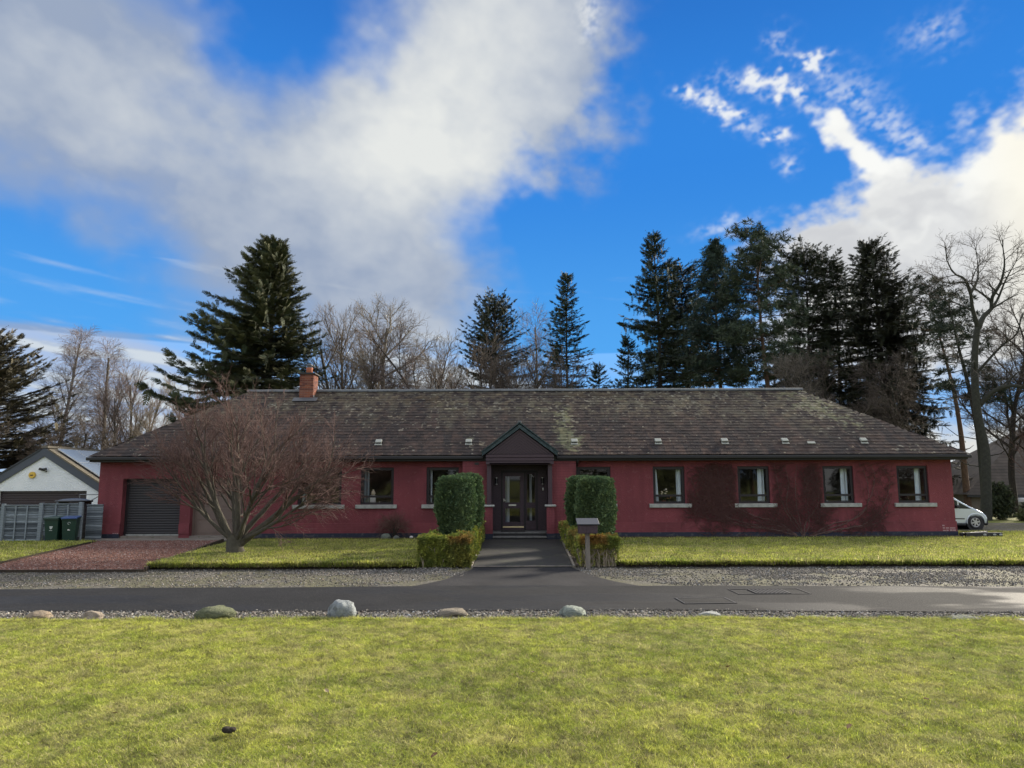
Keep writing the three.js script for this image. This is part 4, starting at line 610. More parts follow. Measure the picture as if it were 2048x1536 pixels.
// One bare tree: woody limbs grow into the trunk part, everything finer into the crown part.
function grower(seed, o) {
  const r = rng(seed), wood = new Wood(), twig = new Wood(), s = (k = 1) => (r() - 0.5) * 2 * k;
  const grow = (p, d, L, rad, lv) => {
    const n = Math.max(lv >= o.depth ? 1 : 2, Math.round(L / o.seg[lv])), pts = [p.clone()], rr = [rad], dir = d.clone().normalize(), end = lv >= o.depth ? 0.35 : o.taper?.[lv] ?? 0.35, dirs = [dir.clone()], q = p.clone();
    for (let k = 1; k <= n; k++) { dir.x += s(o.wander[lv]); dir.y += s(o.wander[lv]) + o.rise[lv] * (lv && o.hang ? k / n : 1); dir.z += s(o.wander[lv]); dir.normalize(); q.addScaledVector(dir, L / n); pts.push(q.clone()); rr.push(rad * lerp(1, end, k / n)); dirs.push(dir.clone()); }
    (lv < o.woody ? wood : twig).tube(pts, rr, lv === 0 ? 10 : lv < o.woody ? 6 : lv >= o.depth ? 3 : 4, lv === 0 ? o.ridges ?? 0.08 : 0);
    if (lv >= o.depth) return;
    const nb = Math.round(o.kids[lv] * (0.75 + r() * 0.5) * (lv ? clamp(L / (o.len[lv] ?? L), 0.4, 1.3) : 1)); let turn = r() * 6.283;
    for (let k = 0; k < nb; k++) {
      const t = lerp(o.start[lv], 1, (k + r() * 0.9) / nb), f = Math.min(t, 0.999) * n, i = Math.floor(f), at = pts[i].clone().lerp(pts[i + 1], f - i); turn += 2.399 + s(0.5);
      const a = (o.angle[lv] * lerp(1, o.tipAngle ?? 0.7, t)) + s(0.18), base = dirs[Math.min(i + 1, n)], side = V(1, 0.13, 0.2).cross(base).normalize(), c = side.clone().applyAxisAngle(base, turn), nd = base.clone().multiplyScalar(Math.cos(a)).addScaledVector(c, Math.sin(a));
      const shape = lv === 0 && o.shape ? o.shape(t) : lerp(1, 0.5, t), Lk = o.len[lv + 1] * shape * (0.7 + r() * 0.55);
      grow(at, nd, Lk, Math.max(o.min, Math.min(rr[i] * 0.72, o.thin * Math.pow(Lk, 1.1))), lv + 1);
    }
  };
  return { grow, wood, twig, r, s };
}
function finish(t, g, bark, twigs) { part(t, 'trunk', g.wood.build(), bark); part(t, 'crown', g.twig.build(), twigs, 'stuff'); return t; }
const OAK = { seg: [0.7, 0.5, 0.4, 0.4, 0.45], wander: [0.09, 0.22, 0.28, 0.3, 0.3], rise: [0.03, 0.05, 0.04, 0.03, 0.02], depth: 4, woody: 2, kids: [18, 11, 9, 8], start: [0.3, 0.25, 0.15, 0.15], angle: [0.95, 0.8, 0.75, 0.7], len: [10, 4.4, 2.1, 1.05, 0.6], min: 0.0085, thin: 0.018, shape: (t) => 1.15 - t * 0.5 };
const BIRCH = { ...OAK, wander: [0.04, 0.1, 0.15, 0.16, 0.2], rise: [0.03, 0.09, -0.05, -0.14, -0.16], kids: [28, 10, 9, 7], start: [0.25, 0.2, 0.15, 0.1], angle: [0.72, 0.62, 0.7, 0.6], len: [10, 3.6, 1.6, 0.9, 0.6], min: 0.0075, thin: 0.015, shape: (t) => 1.15 - t * 0.85 };
const BROOM = { ...OAK, wander: [0.05, 0.1, 0.14, 0.16, 0.2], rise: [0.05, 0.11, 0.09, 0.06, 0.04], kids: [15, 10, 9, 7], start: [0.15, 0.2, 0.15, 0.1], angle: [0.75, 0.6, 0.6, 0.55], len: [9, 5.0, 2.1, 1.0, 0.55], min: 0.008, thin: 0.017, shape: (t) => 1.1 - t * 0.6 };
function bareTree(seed, o, at, h, stems, label, bark, twigs, group) {
  const t = thing('bare_tree', label, 'tree', at, 0, group), g = grower(seed, { ...o, len: o.len.map((l, k) => k ? l * h / 13 : l) });
  for (const [dx, dz, f, rad] of stems) g.grow(V(dx * 0.25, -0.1, dz * 0.25), V(dx, 1, dz), h * f, rad, 0);
  return finish(t, g, bark, twigs);
}
// needle sprays
const spray = (() => { const r = rng(3), p = []; const dia = (a, b, w, n) => { const d = b.clone().sub(a), s = d.clone().cross(n).normalize().multiplyScalar(w), m = a.clone().lerp(b, 0.45); for (const q of [a, m.clone().add(s), b, a, b, m.clone().sub(s)]) p.push(q.x, q.y, q.z); };
  const up = V(0, 1, 0); dia(V(0, 0, 0), V(1, -0.05, 0), 0.05, up);
  for (let k = 0; k < 7; k++) for (const s of [-1, 1]) { const x = 0.05 + k * 0.125 + r() * 0.05, l = 0.36 * (1.1 - k * 0.1), a = 0.75 + r() * 0.3; dia(V(x, -0.03 * x, 0), V(x + Math.cos(a) * l, (r() - 0.6) * 0.18, s * Math.sin(a) * l), 0.042 + r() * 0.015, V((r() - 0.5) * 0.6, 1, (r() - 0.5) * 0.6)); }
  const g = new THREE.BufferGeometry(); g.setAttribute('position', new THREE.Float32BufferAttribute(p, 3)); g.computeVertexNormals(); return g; })();
const puff = (() => { const r = rng(4), p = []; for (let k = 0; k < 22; k++) { const a = r() * 6.283, e = Math.acos(1 - r() * 1.3), d = V(Math.cos(e) * 0.9 + 0.15, Math.sin(e) * Math.cos(a), Math.sin(e) * Math.sin(a)).normalize(), s = d.clone().cross(V(r() - 0.5, r() - 0.5, r() - 0.5)).normalize().multiplyScalar(0.05), b = V(r() * 0.35, 0, 0), tip = b.clone().addScaledVector(d, 0.55 + r() * 0.4), m = b.clone().lerp(tip, 0.5); for (const q of [b, m.clone().add(s), tip, b, tip, m.clone().sub(s)]) p.push(q.x, q.y, q.z); }
  const g = new THREE.BufferGeometry(); g.setAttribute('position', new THREE.Float32BufferAttribute(p, 3)); g.computeVertexNormals(); return g; })();
M.needle = new THREE.MeshStandardMaterial({ color: 0xffffff, roughness: 0.85, side: THREE.DoubleSide });
function conifer(seed, at, o, label, group) {
  const t = thing(o.pine ? 'pine_tree' : o.name ?? 'spruce_tree', label, 'tree', at, 0, group), r = rng(seed), wood = new Wood(), rows = [], s = (k = 1) => (r() - 0.5) * 2 * k, h = o.h, lean = o.lean ?? [0, 0];
  const axis = (y) => V(lean[0] * (y / h) ** 1.4 + Math.sin(y * 0.5 + seed) * 0.06 * (o.bend ?? 1), y, lean[1] * (y / h) + Math.cos(y * 0.4 + seed) * 0.06), tp = []; for (let k = 0; k <= 16; k++) tp.push(axis(h * k / 16));
  wood.tube(tp, tp.map((_, k) => lerp(o.girth ?? h * 0.013, 0.015, (k / 16) ** 0.9)), 10, 0.06);
  const X = V(1, 0, 0), q = new THREE.Quaternion(), roll = new THREE.Quaternion(), color = () => { const k = 1.35 * (0.7 + r() * 0.6), c = mix3(o.dark ?? [0.013, 0.021, 0.01], o.light ?? [0.036, 0.046, 0.018], r()); return new THREE.Color().setRGB(c[0] * k, c[1] * k, c[2] * k); };
  const leaf = (p, d, size) => { q.setFromUnitVectors(X, d.clone().normalize()); roll.setFromAxisAngle(d.clone().normalize(), s(o.pine ? 3.1 : 0.7)); q.premultiply(roll); rows.push([new THREE.Matrix4().compose(p, q.clone(), V(size, size, size)), color()]); };
  let y = o.base, turn = r() * 6; const gap = o.gap ?? 0.42;
  while (y < h - 0.25) {
    const f = (y - o.base) / (h - o.base), nb = Math.round((o.whorl ?? 6) * (0.7 + r() * 0.6));
    for (let k = 0; k < nb; k++) {
      turn += 2.399 + s(0.4); if (r() < (o.miss ?? 0.08)) continue;
      const ra = o.rad(f, turn) * (0.72 + r() * 0.5), L = Math.max(0.25, ra), e = lerp(o.low ?? -0.12, o.high ?? 0.75, f ** 1.5) + s(0.14), d = V(Math.cos(turn) * Math.cos(e), Math.sin(e), Math.sin(turn) * Math.cos(e)), p = axis(y + s(gap * 0.4)), n = Math.max(3, Math.round(L / 0.28)), pts = [p.clone()], rr = [0.012 + L * 0.011];
      for (let j = 1; j <= n; j++) { const g = j / n; d.y += (g < 0.55 ? -(o.sag ?? 0.05) : (o.lift ?? 0.07)) * (1 - f * 0.7); d.x += s(0.07); d.z += s(0.07); d.normalize(); p.addScaledVector(d, L / n); pts.push(p.clone()); rr.push((0.012 + L * 0.011) * (1 - 0.8 * g)); }
      wood.tube(pts, rr, 4);
      const side = d.clone().cross(V(0, 1, 0)).normalize(), from = o.from ?? 0.22, size = (o.size ?? 0.62) * (0.8 + 0.25 * (1 - f));
      for (let j = 1; j <= n; j++) {
        const g = j / n; if (g < from) continue; const c = pts[j], dd = pts[j].clone().sub(pts[j - 1]).normalize();
        if (o.pine) { for (let m = 0; m < o.pine; m++) { const w = L * 0.26; leaf(c.clone().add(V(s(w), s(w * 0.45) + 0.08, s(w))), dd.clone().multiplyScalar(0.4).add(V(s(0.8), 0.35 + r() * 0.7, s(0.8))), size * (0.6 + r() * 0.5)); } continue; }
        for (const m of [-1, 1]) { const w = size * (1.05 - g * 0.45) * (0.75 + r() * 0.45); leaf(c, dd.clone().multiplyScalar(0.75).addScaledVector(side, m * (0.55 + r() * 0.5)).add(V(0, s(0.22) - (o.droop ?? 0.1), 0)), w); if (g < 0.72 && L > 1.1) leaf(c.clone().addScaledVector(side, m * w * 0.62), dd.clone().addScaledVector(side, m * (0.4 + r() * 0.7)).add(V(0, s(0.3) - (o.droop ?? 0.1), 0)), w * 0.85); }
        if (o.hang && r() < o.hang) leaf(c, V(s(0.25), -1, s(0.25)), size * (0.55 + r() * 0.55));
        if (r() < 0.5) leaf(c, dd.clone().add(V(s(0.3), 0.35 + s(0.3), s(0.3))), size * 0.7);
        if (j === n) leaf(c, dd, size * 0.8);
      }
    }
    y += gap * (0.75 + r() * 0.5) * lerp(1.1, 0.75, f);
  }
  if (!o.pine) for (let k = 0; k < 5; k++) leaf(axis(h - 0.1 - k * 0.12), V(s(0.5), 1, s(0.5)), 0.3);
  for (const [y0, len, a] of o.stubs ?? []) { const p = axis(y0); wood.tube([p, p.clone().add(V(Math.cos(a) * len * 0.6, len * 0.12, Math.sin(a) * len * 0.6)), p.clone().add(V(Math.cos(a) * len, len * 0.45, Math.sin(a) * len))], [0.03, 0.022, 0.01], 5); }
  part(t, 'trunk', wood.build(), o.bark ?? M.barkDark); scatter('crown', o.pine ? puff : spray, M.needle, rows, t); return t;
}
const cone = (w, top = 0.12, p = 0.8) => (f) => top + w * (1 - f) ** p;

// the great spruce behind the chimney: wider towards the drive
conifer(601, [-14.0, 0, -40], { h: 15.7, base: 2.6, whorl: 10, gap: 0.38, from: 0.14, girth: 0.3, rad: (f, a) => (0.3 + 6.0 * (1 - f) ** 0.95) * (1 + 0.28 * -Math.cos(a)) * (f < 0.28 ? 0.85 : 1), low: -0.08, high: 0.7, sag: 0.045, lift: 0.1, size: 0.85, hang: 0.12, light: [0.058, 0.06, 0.022], dark: [0.014, 0.024, 0.01], lean: [0.35, 0] }, 'big broad spruce with upswept tips rising behind the chimney');
conifer(602, [-1.1, 0, -47], { h: 13.9, base: 3, whorl: 9, gap: 0.32, rad: (f) => 0.35 + 2.4 * Math.sqrt(Math.max(0, 1 - f ** 2.4)) * (f < 0.25 ? 0.75 : 1), low: -0.1, high: 0.9, size: 0.5, hang: 0.5, light: [0.03, 0.036, 0.016], dark: [0.008, 0.014, 0.008], from: 0.3, name: 'cypress_tree' }, 'dark round topped cypress standing alone behind the middle of the roof');
conifer(603, [3.5, 0, -44], { h: 14.9, base: 2.5, whorl: 7, gap: 0.34, girth: 0.16, rad: (f) => 0.15 + 2.3 * (1 - f) ** 0.72, low: -0.15, high: 0.7, size: 0.5, hang: 0.25, light: [0.026, 0.04, 0.02] }, 'slender pointed spruce with open lower branches, set apart from the other conifers');
conifer(604, [6.0, 0, -48], { h: 9.8, base: 2, rad: cone(1.9), size: 0.5, hang: 0.3 }, 'short dark spruce low behind the ridge, just past the slender one');
conifer(605, [7.6, 0, -46], { h: 11.4, base: 2, rad: cone(2.0), gap: 0.36, size: 0.5, hang: 0.35 }, 'small pointed spruce at the foot of the tallest ragged one');
conifer(606, [8.8, 0, -42], { h: 17, base: 3, whorl: 8, gap: 0.42, girth: 0.22, miss: 0.15, rad: (f, a) => (0.15 + 2.9 * (1 - f) ** 0.62) * (0.85 + 0.25 * Math.sin(f * 17 + a)), low: -0.28, high: 0.75, sag: 0.03, lift: 0.12, size: 0.62, hang: 0.9, light: [0.024, 0.036, 0.018] }, 'tall ragged spruce with hanging twigs, first of the dense row');
conifer(607, [12.6, 0, -51], { h: 17.6, base: 4, whorl: 9, gap: 0.38, rad: (f) => 0.5 + 2.4 * (1 - f) ** 0.4, low: -0.15, high: 0.6, size: 0.6, hang: 0.6, light: [0.016, 0.026, 0.014], dark: [0.007, 0.012, 0.008] }, 'nearly black conifer half hidden between the ragged spruce and the bluish pine');
conifer(608, [13.6, 0, -46], { h: 17.6, base: 8.2, whorl: 8, gap: 0.36, girth: 0.21, pine: 3, rad: (f) => 0.25 + 2.25 * (1 - f ** 1.3) ** 0.9 * (f < 0.2 ? 0.85 : 1), low: 0.05, high: 0.85, from: 0.3, size: 0.42, dark: [0.011, 0.024, 0.017], light: [0.032, 0.052, 0.034], bark: M.barkPine }, 'dense bluish green pine with a pointed crown and bare lower trunk');
conifer(609, [15.5, 0, -42], { h: 16.7, base: 8.4, whorl: 5, gap: 0.55, girth: 0.24, miss: 0.12, pine: 5, rad: (f, a) => (0.6 + 1.8 * Math.sqrt(Math.max(0, 1 - f ** 2.2))) * (0.65 + 0.45 * Math.abs(Math.sin(f * 9 + a))), low: 0.0, high: 0.7, from: 0.4, size: 0.48, dark: [0.015, 0.028, 0.016], light: [0.045, 0.06, 0.032], bark: M.barkPine, lean: [-0.7, 0], stubs: [[8, 1.2, 0.4], [9, 1, -0.3]] }, 'tallest pine with a lumpy crown on a long straight reddish trunk');
conifer(610, [20.4, 0, -48], { h: 17.6, base: 5, whorl: 9, gap: 0.38, miss: 0.12, girth: 0.22, rad: (f, a) => (1.0 + 2.4 * (1 - f) ** 0.4) * (0.75 + 0.35 * Math.sin(f * 13 + a)), low: -0.2, high: 0.55, size: 0.66, hang: 0.6, light: [0.028, 0.034, 0.018] }, 'sparse conifer with a flat bushy head, next after the tallest pine');
conifer(611, [23.3, 0, -50], { h: 17.9, base: 5, whorl: 9, gap: 0.38, miss: 0.12, girth: 0.22, rad: (f, a) => (0.9 + 2.3 * (1 - f) ** 0.4) * (0.75 + 0.35 * Math.sin(f * 11 + a)), low: -0.2, high: 0.5, size: 0.64, hang: 0.55, light: [0.026, 0.034, 0.016] }, 'thin conifer with sky showing through, between bushy head and broad spire');
conifer(612, [24.2, 0, -46], { h: 17.8, base: 4, whorl: 9, gap: 0.38, girth: 0.26, rad: (f, a) => (0.3 + 3.5 * (1 - f) ** 0.66) * (1 + 0.12 * Math.cos(a)), low: -0.25, high: 0.65, size: 0.68, hang: 0.7, light: [0.03, 0.032, 0.015], dark: [0.009, 0.014, 0.009] }, 'broad dark spruce spire ending the dense row, its skirt over the roof hip');
conifer(613, [25.7, 0, -46.5], { h: 15.2, base: 4, whorl: 8, gap: 0.38, girth: 0.2, rad: (f) => 0.5 + 1.7 * (1 - f) ** 0.5, low: -0.3, high: 0.5, size: 0.6, hang: 0.7, light: [0.028, 0.03, 0.016], dark: [0.009, 0.014, 0.009] }, 'lower dark spruce leaning out from the broad spire toward the leaning pines');
conifer(614, [26.7, 0, -42], { h: 13.6, base: 10.4, whorl: 5, gap: 0.5, girth: 0.21, pine: 4, rad: (f, a) => (0.4 + 1.2 * Math.sqrt(Math.max(0, 1 - f * f))), low: 0.1, high: 0.7, from: 0.45, size: 0.4, dark: [0.012, 0.02, 0.012], light: [0.036, 0.04, 0.022], bark: M.barkPine, lean: [-1.3, 0], bend: 2, stubs: [[5.4, 0.8, 0.2], [3.6, 0.6, 0.3], [7.4, 0.7, 2.6]] }, 'slim pine with a small flat crown on a bare leaning trunk');
conifer(615, [24.1, 0, -36.6], { h: 11.4, base: 6.2, whorl: 5, gap: 0.55, girth: 0.24, pine: 4, rad: (f) => 0.4 + 1.2 * Math.sqrt(Math.max(0, 1 - f ** 2)), low: -0.05, high: 0.6, from: 0.45, size: 0.4, dark: [0.012, 0.022, 0.014], light: [0.035, 0.045, 0.024], bark: M.barkOak, lean: [-0.9, 0], bend: 2, stubs: [[3, 1.4, 0.3], [2.5, 1.3, 3.4], [3.9, 1.8, 3.2]] }, 'pine with rounded crown and curved grey trunk before the grey dormer house');
conifer(616, [-31.8, 0, -42], { h: 10.5, base: 0.8, whorl: 12, gap: 0.3, girth: 0.3, rad: (f) => 0.4 + 6.2 * (1 - f) ** 0.62, low: 0.0, high: 0.8, sag: 0.0, lift: 0.05, size: 0.7, hang: 0.03, miss: 0.14, light: [0.075, 0.062, 0.036], dark: [0.024, 0.024, 0.014], from: 0.35 }, 'wide brownish conifer spreading above the white garage');

// bare trees behind the house and garage
const S1 = (f, rad) => [[0, 0, f, rad]];
bareTree(701, BROOM, [-10.2, 0, -43], 11.2, [[-0.1, 0, 0.9, 0.17], [0.22, 0.1, 0.82, 0.14], [0.05, -0.2, 1.0, 0.15]], 'bushy bare tree with fine upright twigs, touching the big spruce', M.barkGrey, M.twigBrown);
bareTree(702, OAK, [-8.6, 0, -46], 12.6, [[0.02, 0, 1, 0.24]], 'tallest bare tree in the rounded clump beside the chimney', M.barkGrey, M.twigGrey);
bareTree(703, BROOM, [-6.3, 0, -43], 9.6, [[0.25, 0, 0.95, 0.17], [-0.2, 0.1, 0.88, 0.14], [0.45, -0.1, 0.8, 0.12]], 'wide bare tree with arching outer branches, away from the chimney', M.barkGrey, M.twigTan);
bareTree(704, OAK, [-3.0, 0, -42], 10.6, [[-0.16, 0, 1, 0.13]], 'thin bare tree with few feathery branches beside the round cypress', M.barkDark, M.twigBirch);
bareTree(705, BIRCH, [1.75, 0, -48], 12.4, S1(1, 0.13), 'pale airy birch between the cypress and slender spruce', M.barkBirch, M.twigBirch);
bareTree(706, BROOM, [-2.1, 0, -40], 8.9, [[-0.3, 0, 0.9, 0.1], [0.1, 0, 0.95, 0.1], [0.4, 0, 0.85, 0.1]], 'dense brown leafless thicket low in front of the round cypress', M.barkDark, M.twigBrown);
bareTree(707, BROOM, [0.9, 0, -40], 8.6, [[-0.25, 0, 0.9, 0.1], [0.1, 0, 0.9, 0.1], [0.45, 0, 0.85, 0.1]], 'dark brown twiggy bush at the foot of the pale birch', M.barkDark, M.twigDark);
bareTree(708, OAK, [18.6, 0, -39.5], 8.2, [[-0.1, 0, 1, 0.14]], 'tangled greyish bare tree in front of the dense row', M.barkOak, M.twigDark);
bareTree(709, OAK, [21.6, 0, -40], 7.6, [[0.1, 0, 1, 0.13]], 'tangled brown bare tree above the roof hip by the broad spire', M.barkOak, M.twigDark);
bareTree(710, OAK, [15.9, 0, -39], 7.6, [[0, 0, 1, 0.11]], 'low bare tree with grey twigs behind the roof, under the tallest pine', M.barkOak, M.twigGrey);
bareTree(711, BIRCH, [-29.6, 0, -46], 11.2, S1(1, 0.15), 'tall narrow birch with drooping twigs behind the garage ridge', M.barkBirch, M.twigBirch);
bareTree(712, BIRCH, [-27.6, 0, -48], 10.4, S1(1, 0.17), 'fuller dark stemmed birch behind the solar panels', M.barkGrey, M.twigBirch);
bareTree(713, BROOM, [-25.2, 0, -47], 8.4, [[0, 0, 1, 0.12], [0.3, 0, 0.9, 0.1], [-0.3, 0, 0.9, 0.1]], 'grey bare tree low behind the near end of the bungalow roof', M.barkGrey, M.twigBirch);
bareTree(714, BROOM, [-21.9, 0, -46], 6.9, [[0, 0, 1, 0.1], [0.35, 0, 0.9, 0.09], [-0.35, 0, 0.9, 0.09]], 'pale brushy bare tree fading down beside the big spruce', M.barkGrey, M.twigTan);
bareTree(715, BROOM, [-31.0, 0, -39], 6.5, [[0.2, 0, 1, 0.12], [-0.2, 0, 0.9, 0.1], [0.6, 0, 0.8, 0.1]], 'dark twiggy tree directly above the white garage roof', M.barkDark, M.twigDark);
bareTree(716, BROOM, [-25.5, 0, -41], 4.9, [[0.3, 0, 1, 0.1], [-0.3, 0, 0.9, 0.1], [0.7, 0, 0.85, 0.08], [-0.7, 0, 0.85, 0.08]], 'dark low bush between the solar panels and bungalow eaves', M.barkDark, M.twigDark);
// the great bare tree past the house corner, limbs as the photograph shows them
{
  const at = [21.9, 0, -33.2], t = thing('bare_tree', 'great bare tree with forked crooked limbs past the house corner', 'tree', at), g = grower(721, { ...OAK, seg: [0.7, 0.4, 0.28, 0.22, 0.2], wander: [0.1, 0.3, 0.34, 0.3, 0.3], kids: [8, 7, 5, 3], depth: 4, woody: 2, min: 0.006, thin: 0.02, len: [8, 2.0, 0.95, 0.5, 0.3] });
  const limb = (pts, r0, r1, kids, L = 1) => { const c = new THREE.CatmullRomCurve3(pts.map(([x, y, z]) => V(x - at[0], y, z ?? 0))), n = Math.round(c.getLength() / 0.3), q = c.getSpacedPoints(n); g.wood.tube(q, q.map((_, k) => lerp(r0, r1, (k / n) ** 0.8)), 10, 0.05);
    for (let k = 0; k < kids; k++) { const f = 0.3 + 0.7 * (k + g.r()) / kids, i = Math.min(n - 1, Math.floor(f * n)), d = q[i + 1].clone().sub(q[i]).normalize(), side = d.clone().cross(V(g.s(), g.s(), g.s())).normalize(); g.grow(q[i], d.multiplyScalar(0.6).add(side), L * (1.15 + g.r() * 0.9) * lerp(1, 0.6, f), lerp(r0, r1, f) * 0.5, 1); } if (kids) for (let k = 0; k < 3; k++) g.grow(q[n], q[n].clone().sub(q[n - 1]).normalize().add(V(g.s(0.5), g.s(0.5), g.s(0.5))), L * 0.8, r1 * 0.9, 1); };
  limb([[21.77, -0.1], [21.94, 1.85], [22.02, 3.24], [21.83, 4.92], [21.88, 7.11], [22.09, 8.57], [22.24, 9.2]], 0.255, 0.13, 0);
  limb([[22.23, 9.0], [21.9, 9.99, 0.2], [21.82, 10.68, 0.3], [21.59, 11.37, 0.3], [21.24, 11.69, 0.1], [21.01, 12.39]], 0.12, 0.025, 7);
  limb([[21.7, 11.2, 0.3], [21.26, 11.15, 0.4], [20.62, 11.17, 0.3], [20.29, 11.64, 0]], 0.05, 0.015, 5, 0.6);
  limb([[21.82, 10.65, 0.3], [22.22, 11.14, 0.1], [22.58, 11.59, -0.2], [22.77, 12.38, -0.4], [22.74, 13.0, -0.4]], 0.07, 0.018, 7, 0.7);
  limb([[22.24, 9.05], [22.76, 9.69, -0.3], [23.23, 10.08, -0.4], [23.2, 10.52, -0.3], [23.48, 11.19, 0], [23.64, 12.11, 0.2], [23.57, 12.88, 0.3]], 0.14, 0.022, 9, 0.85);
  limb([[23.17, 10.47, -0.3], [22.79, 11.02, -0.6], [22.63, 11.39, -0.8], [22.98, 12.26, -0.8]], 0.06, 0.016, 6, 0.7);
  limb([[23.26, 10.1, -0.4], [23.74, 10.64, -0.6], [24.11, 11.51, -0.5], [24.56, 12.38, -0.3]], 0.075, 0.018, 8, 0.85);
  limb([[22.0, 6.9], [22.9, 8.06, 0.5], [23.4, 8.57, 0.9], [23.62, 9.4, 1], [24.18, 9.78, 0.8]], 0.07, 0.02, 8, 0.85);
  limb([[21.9, 5.3], [22.39, 5.91, 0.3], [23.0, 6.17, 0.6], [24.12, 6.0, 0.8], [24.9, 6.28, 0.9], [25.7, 6.1, 0.9]], 0.13, 0.04, 9);
  limb([[21.88, 6.9], [21.58, 7.37, 0.5], [21.08, 7.13, 0.9], [20.5, 7.5, 1]], 0.04, 0.014, 5, 0.6);
  finish(t, g, M.barkOak, M.twigDark);
}
bareTree(722, OAK, [25.2, 0, -36], 9.2, [[-0.12, 0, 1, 0.17]], 'slim dark bare tree behind the great forked one', M.barkDark, M.twigDark);
bareTree(723, OAK, [28.6, 0, -39], 9.4, [[-0.1, 0, 1, 0.16]], 'straight dark bare tree between the brown roof and the great forked one', M.barkDark, M.twigDark);
bareTree(724, OAK, [27.0, 0, -36], 7.2, [[0.1, 0, 1, 0.13]], 'lower leaning bare tree behind the brushy brown shrub', M.barkDark, M.twigDark);
{ const o = thing('bare_shrub', 'brushy brown leafless shrub beside the white motorhome', 'shrub', [25.9, 0, -33.5]), g = grower(731, { ...BROOM, seg: [0.4, 0.3, 0.25, 0.2, 0.2], kids: [8, 5, 4, 2], depth: 3, woody: 1, min: 0.005, len: [4, 1.5, 0.8, 0.5], start: [0.25, 0.2, 0.15] });
  for (let k = 0; k < 34; k++) { const a = g.r() * 6.283, s = 0.1 + g.r() * 0.55; g.grow(V(Math.cos(a) * 0.3, 0, Math.sin(a) * 0.3), V(Math.cos(a) * s, 1, Math.sin(a) * s), 3 + g.r() * 2, 0.022, 0); } finish(o, g, M.twigRed, M.twigRed); }
function leafy(seed, at, w, h, d, n, dark, light, label, name = 'evergreen_shrub') {
  const t = thing(name, label, 'shrub', at), r = rng(seed), rows = [], wood = new Wood(), q = new THREE.Quaternion(), e = new THREE.Euler(), s = (k) => (r() - 0.5) * 2 * k;
  for (let k = 0; k < 9; k++) wood.tube([V(s(0.1), 0, s(0.1)), V(s(w * 0.3), h * 0.4, s(d * 0.3)), V(s(w * 0.45), h * (0.6 + r() * 0.25), s(d * 0.45))], [0.03, 0.02, 0.008], 4);
  for (let k = 0; k < n; k++) { const u = V(s(1), s(1), s(1)); if (u.length() > 1) continue; u.setLength(u.length() ** 0.45); const lump = 0.75 + 0.35 * fbm(u.x * 2 + seed, u.y * 2 + u.z * 3, seed, 2); e.set(s(3), s(3), s(3)); const c = mix3(dark, light, r()); rows.push([new THREE.Matrix4().compose(V(u.x * w / 2 * lump, h / 2 + u.y * h / 2 * lump, u.z * d / 2 * lump), q.setFromEuler(e).clone(), V(0.22, 0.22, 0.22).multiplyScalar(0.7 + r() * 0.6)), new THREE.Color().setRGB(...c)]); }
  part(t, 'stem', wood.build(), M.barkDark); scatter('foliage', spray, M.needle, rows, t); return t;
}
leafy(741, [22.9, 0, -33.8], 1.3, 1.75, 1.2, 2600, [0.016, 0.026, 0.01], [0.06, 0.075, 0.03], 'clipped green shrub between the great tree and the motorhome');
leafy(742, [24.6, 0, -33.2], 2.4, 0.9, 1.2, 2400, [0.01, 0.016, 0.008], [0.05, 0.055, 0.025], 'low dark evergreen shrub in front of the motorhome');
leafy(743, [23.4, 0, -32.6], 1.2, 0.5, 0.8, 1000, [0.03, 0.04, 0.012], [0.12, 0.13, 0.04], 'small yellowish shrub at the edge of the far grass');
leafy(744, [28.4, 0, -35], 4.5, 1.3, 1.5, 3600, [0.014, 0.02, 0.01], [0.05, 0.055, 0.028], 'long dark evergreen shrub under the brown roof');
leafy(745, [29.6, 1.75, -46.5], 1.3, 1.0, 1.0, 1100, [0.008, 0.014, 0.008], [0.02, 0.03, 0.016], 'dark leafy treetop showing above the grey dormer roof', 'distant_treetop');
leafy(746, [-20.5, -0.6, -38], 7, 3.4, 3, 6000, [0.012, 0.014, 0.008], [0.045, 0.045, 0.022], 'dark evergreen mass between garage roof and bungalow eaves');
// clipped bushes
const tinySpray = (() => { const r = rng(8), p = []; for (let k = 0; k < 9; k++) { const a = r() * 6.283, e = 0.25 + r() * 0.9, d = V(Math.sin(e) * Math.cos(a), Math.cos(e), Math.sin(e) * Math.sin(a)), s = d.clone().cross(V(r() - 0.5, r() - 0.5, r() - 0.5)).normalize().multiplyScalar(0.16), m = d.clone().multiplyScalar(0.55), tip = d.clone().multiplyScalar(0.8 + r() * 0.4); for (const q of [V(0, 0, 0), m.clone().add(s), tip, V(0, 0, 0), tip, m.clone().sub(s)]) p.push(q.x, q.y, q.z); } const g = new THREE.BufferGeometry(); g.setAttribute('position', new THREE.Float32BufferAttribute(p, 3)); g.computeVertexNormals(); return g; })();
function clothe(t, seed, n, sample, size, pick, mat_ = M.needle) {
  const r = rng(seed), rows = [], Y = V(0, 1, 0), q = new THREE.Quaternion();
  for (let k = 0; k < n; k++) { const s = sample(r); if (!s) continue; const [p, nn] = s, d = nn.clone().add(V((r() - 0.5) * 1.1, (r() - 0.5) * 1.1 + 0.25, (r() - 0.5) * 1.1)).normalize(); q.setFromUnitVectors(Y, d); const z = size * (0.7 + r() * 0.6), c = pick(r, p, nn); rows.push([new THREE.Matrix4().compose(p.clone().addScaledVector(nn, size * (r() < 0.05 ? 0.2 + r() * 0.7 : -0.25 - r() * 0.5)), q.clone(), V(z, z * (0.8 + r() * 0.6), z)), new THREE.Color().setRGB(...c)]); }
  return scatter('foliage', tinySpray, mat_, rows, t);
}
